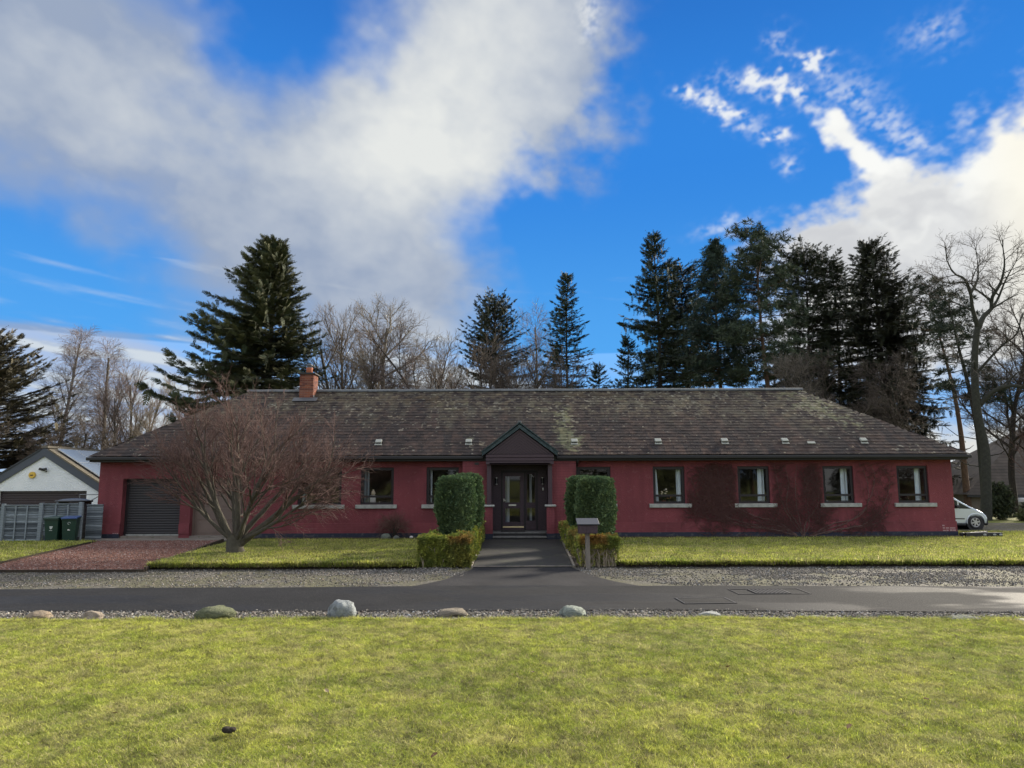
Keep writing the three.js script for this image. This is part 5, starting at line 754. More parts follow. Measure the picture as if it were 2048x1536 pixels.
function topiary(seed, at, rx, rz, y0, y1, label, tilt = 0) {
  const t = thing('topiary_bush', label, 'bush', at, 0, 'clipped barrel bushes flanking the porch path'); t.rotation.z = tilt;
  const prof = (v) => { const k = v < 0.5 ? lerp(0.62, 1, sstep(-0.15, 0.55, v)) : lerp(1, 0.84, sstep(0.5, 1.0, v)); return k * (v > 0.93 ? Math.sqrt(Math.max(0, 1 - ((v - 0.93) / 0.075) ** 2)) * 0.35 + 0.65 : 1) * (v > 0.995 ? 0.92 : 1); };
  const lump = (a, v) => 1 + (fbm(Math.cos(a) * 1.6 + 5, v * 3 + Math.sin(a) * 1.6, seed, 3) - 0.5) * 0.16;
  const pts = []; for (let k = 0; k <= 16; k++) pts.push(new THREE.Vector2(Math.max(0.001, (rx + rz) / 2 * prof(k / 16) * 0.86), lerp(y0, y1, k / 16) * 0.985)); pts.push(new THREE.Vector2(0.001, y1 * 0.97));
  const core = new THREE.LatheGeometry(pts, 24); core.scale(rx / ((rx + rz) / 2), 1, rz / ((rx + rz) / 2)); part(t, 'inner_growth', core, mat([0.11, 0.14, 0.055], 1)); part(t, 'trunk', cyl(0.06, 0.05, y0 + 0.2, 0, 0, 0, 8), M.barkDark);
  clothe(t, seed, 17000, (r) => { const a = r() * 6.283; if (r() < 0.2) { const d = Math.sqrt(r()) * 0.72, k = lump(a, 1); return [V(Math.cos(a) * rx * d * k, y1 - d * d * 0.05 + (k - 1) * 0.3, Math.sin(a) * rz * d * k), V(Math.cos(a) * 0.15, 1, Math.sin(a) * 0.15).normalize()]; } const v = r(), k = prof(v) * lump(a, v); return [V(Math.cos(a) * rx * k, lerp(y0, y1, v), Math.sin(a) * rz * k), V(Math.cos(a) / rx, v > 0.93 ? 1.2 : v < 0.2 ? -0.3 : 0.1, Math.sin(a) / rz).normalize()]; }, 0.052, (r, p, n) => { const k = 0.6 + r() * 0.8, b = fbm(p.x * 4 + seed, p.y * 4 + p.z * 3, seed, 3), c = mix3([0.05, 0.1, 0.05], [0.165, 0.225, 0.09], clamp(r() * 0.7 + b * 0.45 - 0.1)); return [c[0] * k, c[1] * k, c[2] * k]; });
  return t;
}
topiary(801, [-1.46, 0, -18.5], 0.5, 0.48, 0.5, 1.98, 'nearer clipped barrel bush on the acer side of the path', 0.0);
topiary(802, [-1.25, 0, -20.1], 0.42, 0.45, 0.42, 2.06, 'clipped bush half hidden behind the nearer one on the acer side of the path');
topiary(803, [2.13, 0, -18.4], 0.5, 0.48, 0.4, 1.95, 'nearer clipped barrel bush rising behind the letter box', 0.0);
topiary(804, [1.95, 0, -20.2], 0.44, 0.46, 0.4, 1.98, 'clipped bush half hidden behind the one that rises over the letter box');
function hedge(seed, runs, label, bare) {                // runs of [x0, x1, z0, z1, height]
  const t = thing('box_hedge', label, 'hedge'), all = runs.map(([a, b, c, d, h]) => ({ a, b, c, d, h, area: (b - a) * (d - c) + 2 * h * (b - a + d - c) })), sum = all.reduce((q, e) => q + e.area, 0);
  part(t, 'inner_growth', all.map((e) => bx(e.a + 0.07, e.b - 0.07, bare ? e.h * 0.6 : 0.03, e.h - 0.06, e.c + 0.07, e.d - 0.07)), mat([0.15, 0.15, 0.07], 1));
  const wood = new Wood(), w = rng(seed + 3), s = (k) => (w() - 0.5) * 2 * k;
  for (let k = 0; k < (bare ? 260 : 120); k++) { const e = all[Math.floor(w() * all.length)], x = lerp(e.a + 0.05, e.b - 0.05, w()), z = w() < 0.5 ? e.d - 0.04 - w() * 0.1 : lerp(e.c, e.d, w()), y1 = e.h * (0.6 + w() * 0.35); wood.tube([V(x, 0, z), V(x + s(0.05), y1 * 0.4, z + s(0.03)), V(x + s(0.11), y1 * 0.75, z + s(0.06)), V(x + s(0.16), y1, z + s(0.08))], bare ? [0.016, 0.012, 0.008, 0.003] : [0.011, 0.008, 0.006, 0.003], 5); }
  part(t, 'stem', wood.build(), mat([0.3, 0.25, 0.18], 0.95), 'stuff');
  clothe(t, seed, Math.round(sum * 3600), (r) => { let pick = r() * sum, e = all[0]; for (const q of all) { if (pick < q.area) { e = q; break; } pick -= q.area; } const W = e.b - e.a, D = e.d - e.c, top = W * D, u = r() * e.area; const wob = (x, y) => (fbm(x * 3 + seed, y * 3, seed, 3) - 0.5) * 0.2;
    if (u < top) { const x = lerp(e.a, e.b, r()), z = lerp(e.c, e.d, r()); return [V(x, e.h + wob(x, z) * 1.1, z), V(0, 1, 0)]; }
    const f = r() * 2 * (W + D); let y = e.h * r(); if (bare && y < e.h * 0.66 && r() < 0.88) return null; if (y < 0.05 && r() < 0.6) return null;
    if (f < W) return [V(e.a + f, y, e.d + wob(f, y)), V(0, 0.1, 1)]; if (f < 2 * W) return [V(e.a + f - W, y, e.c + wob(f, y)), V(0, 0.1, -1)]; const g = f - 2 * W; return g < D ? [V(e.a + wob(g + 9, y), y, e.c + g), V(-1, 0.1, 0)] : [V(e.b + wob(g, y), y, e.c + g - D), V(1, 0.1, 0)]; }, 0.042,
    (r, p) => { const k = 0.6 + r() * 0.75, rust = fbm(p.x * 2.2 + seed, p.z * 2.2, seed + 9, 3); let c = mix3([0.15, 0.2, 0.035], [0.42, 0.43, 0.08], r()); c = mix3(c, [0.34, 0.17, 0.05], sstep(0.5, 0.68, rust + (bare ? 0.05 : 0)) * (p.y > 0.5 ? 0.8 : 0.25)); c = mix3(c, [0.12, 0.17, 0.04], clamp(fbm(p.x * 5, p.y * 5 + p.z * 5, seed + 4, 2) * 1.4 - 0.45)); return [c[0] * k, c[1] * k, c[2] * k]; });
  return t;
}
hedge(811, [[-2.14, -0.96, -16.72, -16.28, 0.66], [-1.34, -0.98, -23.3, -16.72, 0.62], [-2.14, -1.8, -19.0, -16.72, 0.6]], 'low leafy box hedge around the barrel bushes on the acer side of the path', false);
hedge(812, [[1.5, 2.4, -16.75, -16.35, 0.62], [1.56, 1.92, -23.3, -16.75, 0.6]], 'thin box hedge with bare grey stems behind the letter box post', true);
// the many stemmed acer on the front lawn
{
  const t = thing('acer_tree', 'wide bare many stemmed acer with reddish twigs on the front lawn', 'tree', [-7.2, 0.07, -18.85]);
  const g = grower(821, { seg: [0.3, 0.26, 0.18, 0.14, 0.11], wander: [0.1, 0.13, 0.17, 0.18, 0.2], rise: [0.035, 0.035, 0.02, 0.015, 0.02], depth: 4, woody: 2, kids: [8, 9.5, 8.5, 5], start: [0.3, 0.15, 0.12, 0.12], angle: [0.5, 0.55, 0.55, 0.5], tipAngle: 0.9, len: [2.4, 2.0, 1.0, 0.5, 0.27], min: 0.0032, thin: 0.017, ridges: 0.12, taper: [0.34, 0.3, 0.3, 0.35] });
  g.wood.tube([V(0.02, -0.05, 0), V(0, 0.1, 0), V(-0.02, 0.28, 0), V(-0.05, 0.5, 0)], [0.29, 0.215, 0.2, 0.16], 14, 0.2);
  const stems = [[-0.06, 0.2, -0.36, 1, 0.25, 2.8, 0.1], [0.1, 0.2, 0.26, 1, 0.35, 2.9, 0.1], [0.12, 0.2, 0.95, 0.8, 0.1, 2.9, 0.13], [-0.12, 0.25, -0.62, 0.9, -0.1, 2.5, 0.09], [-0.02, 0.3, -0.12, 1, -0.35, 2.7, 0.1], [0.08, 0.3, 0.6, 1, -0.3, 2.7, 0.1], [0.02, 0.3, 0.1, 1, 0.1, 3.05, 0.1], [-0.14, 0.35, -0.95, 0.75, 0.35, 1.9, 0.07], [0.16, 0.3, 1.2, 0.62, 0.5, 2.3, 0.075], [0.05, 0.3, 0.5, 0.85, 0.8, 2.2, 0.075], [-0.05, 0.3, -0.4, 0.8, -0.9, 2.1, 0.075]];
  for (const [x, y, dx, dy, dz, L, rad] of stems) g.grow(V(x, y + 0.05, dz * 0.1), V(dx, dy, dz), L, rad * 0.8, 0);
  finish(t, g, M.barkAcer, mat([0.1, 0.056, 0.048], 0.9));
}
// weeping acer and the creeper on the wall
{
  const t = thing('weeping_shrub', 'small bare weeping acer against the wall beside the clipped bushes', 'shrub', [-3.9, 0.05, -23.85]), g = grower(831, { seg: [0.1, 0.1, 0.08, 0.06], wander: [0.2, 0.22, 0.25, 0.25], rise: [0.05, -0.16, -0.18, -0.14], depth: 3, woody: 1, kids: [9, 8, 5], start: [0.4, 0.1, 0.1], angle: [1.0, 0.7, 0.6], len: [0.5, 0.62, 0.4, 0.24], min: 0.0026, thin: 0.016, hang: true });
  for (let k = 0; k < 6; k++) { const a = k * 1.05; g.grow(V(0, 0, 0), V(Math.cos(a) * 0.5, 1, Math.sin(a) * 0.35), 0.5, 0.024, 0); } finish(t, g, M.barkDark, M.twigRed);
}
function creeper(seed, root, runs, regions, label) {
  const t = thing('wall_creeper', label, 'creeper', [0, 0, FZ]), r = rng(seed), wood = new Wood(), twig = new Wood(), s = (k) => (r() - 0.5) * 2 * k, blocked = (x, y) => windowsAt.some(([a, b]) => x > a - 0.02 && x < b + 0.02 && y > 1.0 && y < WY1 + 0.02) || y > 2.5 || y < 0.06;
  for (const pts of runs) { const c = new THREE.CatmullRomCurve3([root, ...pts].map(([x, y]) => V(x, y, 0.04 + r() * 0.03))), n = Math.round(c.getLength() / 0.08), q = c.getPoints(n).map((p) => p.add(V(s(0.018), s(0.018), s(0.006)))); wood.tube(q, q.map((_, k) => lerp(0.016, 0.005, k / n)), 6);
    for (let k = 3; k < n; k += 2) { const p = q[k].clone(), d = V(s(1), 0.35 + s(0.8), 0).normalize(); const pp = [p.clone()]; for (let j = 0; j < 7; j++) { d.x += s(0.4); d.y += s(0.35); d.normalize(); p.addScaledVector(d, 0.055 + r() * 0.04); if (blocked(p.x, p.y)) break; pp.push(p.clone().setZ(0.03 + r() * 0.05)); } if (pp.length > 2) twig.tube(pp, pp.map((_, j) => lerp(0.0055, 0.002, j / pp.length)), 4); } }
  for (const [x0, x1, y0, y1, n] of regions) for (let k = 0; k < n; k++) { const gx = x0 + r() * (x1 - x0) + s(0.16) + s(0.16), gy = y0 + r() * (y1 - y0) + s(0.12); if (fbm(gx * 1.8, gy * 1.8, seed, 3) * 0.5 + fbm(gx * 5.5, gy * 5.5, seed + 7, 2) * 0.5 < 0.47) continue; const p = V(gx, gy, 0.03), d = V(s(1) + (gx < root[0] ? -0.5 : 0.5), 0.25 + s(0.9), 0).normalize(), pp = []; for (let j = 0; j < 4 + r() * 4; j++) { if (blocked(p.x, p.y)) break; pp.push(p.clone().setZ(0.025 + r() * 0.07)); d.x += s(0.5); d.y += s(0.45); d.normalize(); p.addScaledVector(d, 0.05 + r() * 0.05); } if (pp.length > 2) twig.tube(pp, pp.map((_, j) => lerp(0.006, 0.0024, j / pp.length)), 4); }
  part(t, 'stem', wood.build(), mat([0.12, 0.078, 0.066], 0.95)); part(t, 'twigs', twig.build(), mat([0.088, 0.038, 0.034], 0.95), 'stuff');
}
creeper(841, [9.5, 0.05], [[[9.0, 0.35], [8.2, 0.55], [7.4, 1.0], [6.8, 1.7], [6.5, 2.3]], [[8.8, 0.25], [7.9, 0.35], [6.9, 0.55], [6.1, 0.75]], [[8.9, 0.5], [8.0, 0.75], [7.2, 1.3], [7.1, 2.2]], [[8.6, 0.3], [7.4, 0.6], [6.4, 1.2], [6.0, 2.0]], [[9.1, 0.25], [7.6, 0.45], [6.6, 0.9], [6.2, 1.6], [6.6, 2.4]]], [[5.95, 7.55, 0.55, 2.4, 1500], [6.3, 7.4, 0.9, 2.2, 500], [6.4, 9.6, 0.12, 0.98, 1300]], 'dense mat of bare creeper on the wall between the flower window and the next');
creeper(842, [9.7, 0.05], [[[9.6, 0.6], [9.5, 1.3], [9.6, 2.4]], [[9.9, 0.4], [9.9, 1.2], [9.85, 2.2]], [[9.3, 0.6], [9.0, 1.3], [8.9, 2.1], [8.85, 2.45]], [[9.8, 0.5], [10.2, 1.0], [10.3, 1.9], [10.1, 2.4]], [[9.5, 0.5], [9.2, 1.0], [9.3, 1.8], [9.2, 2.4]]], [[8.85, 10.4, 0.12, 2.35, 1050], [8.9, 10.3, 1.2, 2.3, 350]], 'creeper of upright stems between the swept curtain window and the next');
creeper(843, [9.9, 0.05], [[[10.6, 0.3], [11.3, 0.55], [11.9, 1.1], [11.95, 1.8], [11.7, 2.5]], [[10.8, 0.25], [11.9, 0.5], [12.4, 1.0], [12.7, 1.9], [12.4, 2.4]], [[10.7, 0.45], [11.6, 0.7], [12.1, 1.5], [12.2, 2.2], [12.0, 2.5]], [[11.2, 0.3], [12.3, 0.55], [12.7, 1.3]]], [[9.9, 12.2, 0.12, 0.9, 850], [11.65, 12.8, 0.5, 2.45, 260]], 'thin creeper of long curved stems nearest the house corner');
// ---------- letter box, stones, bins, fence, garage, vehicles, far houses ----------
{
  const t = thing('letter_box', 'dark brown letter box with sloped lid on a grey wooden post by the path', 'letter box', [1.66, 0, -16.0]);
  part(t, 'post', (() => { const g = rbx(-0.047, 0.047, -0.05, 0.78, -0.047, 0.047, 0.006); g.rotateZ(0.012); return g; })(), new THREE.MeshStandardMaterial({ map: sized(pattern(128, 256, (u, v) => mix3([0.1, 0.085, 0.07], [0.25, 0.225, 0.19], fbm(u * 24, v * 5, 901, 5, 24, 5))), 0.25, 0.8), roughness: 0.95 }));
  part(t, 'body', prism([[-0.15, 0.77], [0.15, 0.77], [0.15, 0.95], [-0.15, 1.03]].map(([z, y]) => [z, y]), -0.205, 0.205, 0.004).rotateY(-Math.PI / 2), M.clad);
  part(t, 'lid', (() => { const g = rbx(-0.245, 0.245, -0.014, 0.014, -0.19, 0.19, 0.008); g.rotateX(0.3); g.translate(0, 1.02, 0.01); return g; })(), mat([0.03, 0.032, 0.04], 0.45));
  for (let k = 0; k < 5; k++) part(t, 'board', bx(-0.2 + k * 0.081, -0.124 + k * 0.081, 0.785, 0.955, 0.15, 0.158), M.clad);
}
function stone(seed, at, s, label, c0, c1, flat = 0, squash = 1) {
  const g = mergeVertices(new THREE.IcosahedronGeometry(1, 5).deleteAttribute('normal').deleteAttribute('uv')), p = g.attributes.position, r = rng(seed), planes = []; for (let k = 0; k < 11; k++) planes.push([V(r() - 0.5, (r() - 0.3) * 0.9, r() - 0.5).normalize(), lerp(1, 0.62 + r() * 0.3, flat)]);
  for (let i = 0; i < p.count; i++) { const q = V(p.getX(i), p.getY(i), p.getZ(i)); for (const [n, d] of planes) { const e = q.dot(n) - d; if (e > 0) q.addScaledVector(n, -e * 0.92); } q.multiplyScalar(1 + (fbm(q.x * 2 + seed, q.y * 2 + q.z * 3, seed, 5) - 0.5) * 0.42 + (fbm(q.x * 7 + seed, q.y * 7 + q.z * 6, seed, 4) - 0.5) * 0.14); p.setXYZ(i, q.x * s[0], q.y * s[1], q.z * s[2]); }
  g.computeVertexNormals(); const n = g.toNonIndexed(); const o = thing('boulder', label, 'boulder', at, 0);
  const m = new THREE.MeshStandardMaterial({ map: sized(pattern(256, 256, (u, v) => { const a = fbm(u * 5, v * 5, seed, 6, 5, 5), b = fbm(u * 22, v * 22, seed + 3, 4, 22, 22); return mix3(mix3(c0, c1, clamp(a * 0.7 + b * 0.5 - 0.1)), [0.04, 0.038, 0.034], sstep(0.62, 0.75, b) * 0.4); }), 0.4), roughness: 0.95, bumpMap: sized(fineNoise, 0.35), bumpScale: 0.02 });
  const uv = metreUV(n); part(o, 'rock', mergeSmooth(uv, g), m); return o;
}
function mergeSmooth(flat, smooth) { const idx = smooth.index.array, nn = smooth.attributes.normal, a = new Float32Array(flat.attributes.position.count * 3); for (let i = 0; i < idx.length; i++) { a[i * 3] = nn.getX(idx[i]); a[i * 3 + 1] = nn.getY(idx[i]); a[i * 3 + 2] = nn.getZ(idx[i]); } flat.setAttribute('normal', new THREE.BufferAttribute(a, 3)); return flat; }
stone(911, [-6.78, 0.02, -10.5], [0.19, 0.1, 0.14], 'tan flat stone at the road edge, first of the row on the drive side', [0.16, 0.12, 0.08], [0.3, 0.24, 0.17], 0.9);
stone(912, [-6.0, 0.02, -10.5], [0.17, 0.1, 0.13], 'pale flat stone with a warm grey top, second of the row on the drive side', [0.2, 0.16, 0.12], [0.32, 0.27, 0.21], 0.9);
stone(913, [-4.24, 0.05, -10.5], [0.29, 0.12, 0.2], 'long mossy green boulder beside the road', [0.06, 0.075, 0.03], [0.17, 0.18, 0.1], 0.25);
stone(914, [-2.45, 0.06, -10.55], [0.2, 0.19, 0.18], 'rounded pale grey boulder mottled with lichen beside the road', [0.12, 0.14, 0.15], [0.32, 0.345, 0.35], 0.3);
stone(915, [-0.88, 0.02, -10.62], [0.24, 0.105, 0.16], 'angular brownish stone at the road edge opposite the path', [0.12, 0.105, 0.08], [0.25, 0.215, 0.165], 1);
stone(916, [0.86, 0.03, -10.62], [0.18, 0.11, 0.15], 'smooth domed greenish grey stone at the road edge', [0.14, 0.17, 0.15], [0.28, 0.31, 0.27], 0);
stone(917, [2.82, 0.0, -10.55], [0.16, 0.075, 0.12], 'low pointed grey stone near the manhole cover', [0.14, 0.15, 0.15], [0.34, 0.36, 0.36], 0.9);
stone(918, [4.3, -0.03, -10.45], [0.26, 0.07, 0.15], 'dark flat stone sunk in the gravel strip past the manhole cover', [0.06, 0.07, 0.05], [0.2, 0.21, 0.17], 0.9);
stone(919, [6.3, -0.02, -10.25], [0.42, 0.085, 0.16], 'wide dark green flat slab of stone at the road edge', [0.045, 0.055, 0.04], [0.16, 0.18, 0.14], 0.9);
stone(920, [7.0, -0.02, -10.1], [0.24, 0.06, 0.12], 'pale flat stone last of the row beyond the dark slab', [0.25, 0.25, 0.24], [0.5, 0.5, 0.48], 0.9);
stone(921, [-4.15, 0.1, -23.7], [0.16, 0.12, 0.13], 'greenish round stone under the weeping acer', [0.08, 0.1, 0.08], [0.24, 0.27, 0.22], 0.2);
stone(922, [-3.8, 0.08, -23.68], [0.1, 0.07, 0.09], 'small grey stone between the round one and the white one', [0.1, 0.11, 0.1], [0.26, 0.28, 0.26], 0.4);
stone(923, [-3.3, 0.1, -23.6], [0.06, 0.045, 0.05], 'small white stone on the lawn edge by the weeping acer', [0.5, 0.48, 0.48], [0.75, 0.72, 0.7], 0.5);
// things lying on the near lawn
{
  const t = thing('soil_clod', 'dark clod of earth lying on the near lawn', 'clod', [-2.16, 0.06, -5.72]), r = rng(931), p = []; for (let k = 0; k < 7; k++) p.push(new THREE.IcosahedronGeometry(0.024 + r() * 0.02, 1).scale(1.2, 0.7, 1).translate((r() - 0.5) * 0.08, r() * 0.015, (r() - 0.5) * 0.05)); part(t, 'soil', p, M.earth); t.scale.setScalar(0.75);
  const leafShape = (seed) => { const g = new THREE.PlaneGeometry(1, 0.62, 6, 4), q = g.attributes.position, r2 = rng(seed); for (let i = 0; i < q.count; i++) { const u = q.getX(i), w = Math.sqrt(Math.max(0.004, 0.25 - u * u)) * 1.9; q.setXYZ(i, u, 0.12 * Math.cos(u * 3.2 + seed) + q.getY(i) ** 2 * 1.4, q.getY(i) * w * (0.9 + r2() * 0.25)); } g.computeVertexNormals(); return g; };
  const lm = [[0.16, 0.085, 0.04], [0.25, 0.16, 0.085], [0.09, 0.055, 0.035], [0.34, 0.27, 0.17]].map((c) => mat(c, 0.8, { side: THREE.DoubleSide })), shapes = [leafShape(1), leafShape(2.2), leafShape(3.7)];
  const spots = [[-0.55, -5.25], [0.52, -5.3], [1.9, -5.2], [2.6, -5.8], [-3.3, -6.2], [-1.7, -6.8], [0.2, -7.4], [3.6, -6.5], [2.2, -7.6], [-4.6, -8.2], [4.7, -7.9], [-0.9, -8.8], [1.4, -9.3], [5.4, -9.0], [-5.9, -9.4], [3.1, -8.6], [-2.9, -9.2], [0.7, -6.2], [4.1, -5.9], [-3.9, -5.6]];
  spots.forEach(([x, z], k) => { const o = part(scene, numbered('fallen_leaf'), shapes[k % 3], lm[(k * 7) % 4]); o.position.set(x, 0.045, z); o.rotation.set((r() - 0.5) * 0.9, r() * 6, (r() - 0.5) * 0.9); o.scale.setScalar(0.03 + r() * 0.03); tag(o, 'small curled dead leaf lying in the grass of the near lawn', 'leaf', 'dead leaves strewn over the near lawn'); });
}
// wheelie bins
const font = await new FontLoader().loadAsync('fonts/droid/droid_sans_bold.typeface.json');
M.binGreen = mat([0.008, 0.035, 0.024], 0.45); M.binLid = mat([0.012, 0.04, 0.03], 0.45); M.binBlue = mat([0.03, 0.07, 0.2], 0.45);
function bin(at, turn, lid, label, marks) {
  const t = thing('wheelie_bin', label, 'wheelie bin', at, turn), ring = (y, w, d) => [[-w, y, -d], [w, y, -d], [w, y, d], [-w, y, d]], levels = [ring(0.05, 0.165, 0.18), ring(0.3, 0.18, 0.205), ring(0.72, 0.205, 0.25), ring(0.73, 0.222, 0.268), ring(0.78, 0.222, 0.268)], p = [];
  for (let k = 0; k < levels.length - 1; k++) for (let j = 0; j < 4; j++) { const a = levels[k][j], b = levels[k][(j + 1) % 4], c = levels[k + 1][(j + 1) % 4], d = levels[k + 1][j]; p.push(...a, ...c, ...b, ...a, ...d, ...c); }
  const bot = levels[0]; p.push(...bot[0], ...bot[1], ...bot[2], ...bot[0], ...bot[2], ...bot[3]); const g = new THREE.BufferGeometry(); g.setAttribute('position', new THREE.Float32BufferAttribute(p, 3)); g.computeVertexNormals(); part(t, 'body', metreUV(g), M.binGreen);
  part(t, 'lid', (() => { const a = rbx(-0.235, 0.235, 0, 0.045, -0.285, 0.29, 0.02); a.rotateX(0.04); a.translate(0, 0.78, 0); return [a, rbx(-0.225, 0.225, 0.76, 0.79, 0.27, 0.3, 0.01)]; })(), lid); part(t, 'handle', cyl(0.016, 0.016, 0.4, 0, -0.2, 0, 10).rotateZ(Math.PI / 2).translate(0, 0.77, -0.3), M.binGreen);
  for (const s of [-1, 1]) { const w = subgroup(t, 'wheel'); part(w, 'tyre', new THREE.CylinderGeometry(0.085, 0.085, 0.05, 20).rotateZ(Math.PI / 2).translate(s * 0.19, 0.085, -0.19), M.black); part(w, 'hub', new THREE.CylinderGeometry(0.045, 0.045, 0.056, 14).rotateZ(Math.PI / 2).translate(s * 0.19, 0.085, -0.19), M.binLid); }
  for (const [kind, y] of marks) {
    const z = 0.205 + (y - 0.3) * 0.107 + 0.004;
    if (kind === 'number') part(t, 'number', new TextGeometry('2', { font, size: 0.11, depth: 0.004, curveSegments: 4 }).translate(-0.045, 0, 0).rotateX(-0.107).translate(0, y, z), M.white);
    if (kind === 'crest') part(t, 'crest', [prism([[-0.05, 0.03], [-0.02, 0.05], [0, 0.03], [0.02, 0.05], [0.05, 0.03], [0.035, -0.03], [0, -0.06], [-0.035, -0.03]], 0, 0.004).rotateX(-0.107).translate(0, y, z), bx(-0.045, 0.045, -0.1, -0.085, 0, 0.004).rotateX(-0.107).translate(0, y, z)], mat([0.42, 0.45, 0.43], 0.6));
    if (kind === 'ring') part(t, 'emblem', new THREE.TorusGeometry(0.035, 0.008, 6, 16, 4.9).rotateX(-0.107).translate(0, y, z + 0.004), mat([0.36, 0.42, 0.4], 0.6));
  }
}
bin([-14.56, 0, -23.0], 0.1, M.binLid, 'plain green wheelie bin with a pale crest, in front of the fence post', [['crest', 0.5]]);
bin([-14.12, 0, -23.1], 0.34, M.binBlue, 'green wheelie bin with blue lid and white number 2', [['number', 0.4], ['ring', 0.62]]);
// fence of weathered lapped slats between posts
M.slats = [0, 1, 2, 3].map((k) => new THREE.MeshStandardMaterial({ map: sized(pattern(256, 64, (u, v) => { const n = fbm(u * 5, v * 14, 951 + k, 5, 5, 14), g = fbm(u * 40, v * 40, 955, 2, 40, 40); return mix3([0.014 + k * 0.016, 0.018 + k * 0.019, 0.022 + k * 0.021], [0.1 + k * 0.075, 0.12 + k * 0.085, 0.135 + k * 0.09], clamp(n * 0.85 + g * 0.2)); }), 1.1, 0.16), roughness: 0.95, bumpMap: sized(fineNoise, 0.3), bumpScale: 0.004 }));
{
  const t = thing('fence', 'weathered grey fence of lapped horizontal slats behind the wheelie bins', 'fence'), r = rng(961), post = (x, z, h, w = 0.1) => part(t, 'post', rbx(x - w / 2, x + w / 2, -0.1, h, z - 0.05, z + 0.05, 0.008), M.slats[3]);
  const panel = (x0, x1, z, h, battens) => { const g = subgroup(t, 'panel'), n = Math.round(h / 0.078); for (let k = 0; k < n; k++) { const y = 0.03 + k * (h - 0.06) / n, s = rbx(x0, x1, 0, 0.1, -0.007, 0.007, 0.003); const q = s.attributes.position; for (let i = 0; i < q.count; i++) if (q.getY(i) < 0.05) q.setY(i, q.getY(i) + (fbm(q.getX(i) * 2.2 + k * 7, k, 962, 3) - 0.5) * 0.05); s.rotateX(-0.34 + (r() - 0.5) * 0.06); s.translate(0, y, z + (r() - 0.5) * 0.006); part(g, 'slat', s, M.slats[Math.floor(r() * 4)]); } for (const x of battens) part(g, 'batten', bx(x - 0.02, x + 0.02, 0.02, h, z + 0.012, z + 0.034), M.slats[3]); part(g, 'top_rail', bx(x0, x1, h - 0.01, h + 0.025, z - 0.03, z + 0.04), M.slats[2]); };
  post(-16.6, -23.5, 1.22); post(-15.36, -23.5, 1.24, 0.12); post(-14.1, -23.55, 1.26, 0.12);
  panel(-16.54, -15.43, -23.53, 1.16, [-16.2, -15.83]); panel(-15.29, -14.17, -23.53, 1.2, [-14.9, -14.5]); panel(-14.03, -13.5, -23.75, 1.16, []); panel(-19.5, -16.67, -24.6, 1.05, [-17.5, -18.5]); post(-16.72, -24.6, 1.1);
  const railMetal = mat([0.2, 0.21, 0.22], 0.5, { metalness: 0.5 });
  const rail = thing('handrail', 'thin grey metal handrail sloping up behind the fence by the house corner', 'handrail', [0, 0, -26.5]), w = (pts) => { const q = new Wood(); q.tube(pts.map(([x, y]) => V(x, y, 0)), pts.map(() => 0.017), 8); return q.build(); };
  part(rail, 'rail', [w([[-15.95, 1.45], [-15.2, 1.45]]), w([[-15.75, 1.1], [-15.2, 1.42], [-14.6, 1.75]])], railMetal); for (const x of [-15.95, -15.25, -14.85]) part(rail, 'post', w([[x, -0.7], [x, 1.45]]), railMetal);
  const lid = thing('curved_cover', 'dark blue curved cover lying behind the fence top beside the bins', 'cover', [-15.35, 0.2, -25.2]); const hull = new THREE.SphereGeometry(1, 24, 10, 0, 6.283, 0, 1.45).scale(0.62, 0.13, 0.35).translate(0, 1.02, 0); part(lid, 'shell', hull, mat([0.03, 0.045, 0.07], 0.4)); part(lid, 'rim', new THREE.TorusGeometry(1, 0.04, 6, 30).rotateX(Math.PI / 2).scale(0.62, 0.8, 0.35).translate(0, 1.05, 0), M.black); for (const s of [-0.4, 0.4]) part(lid, 'trestle', bx(s - 0.04, s + 0.04, -0.4, 1.03, -0.3, 0.3), M.slats[1]);
}
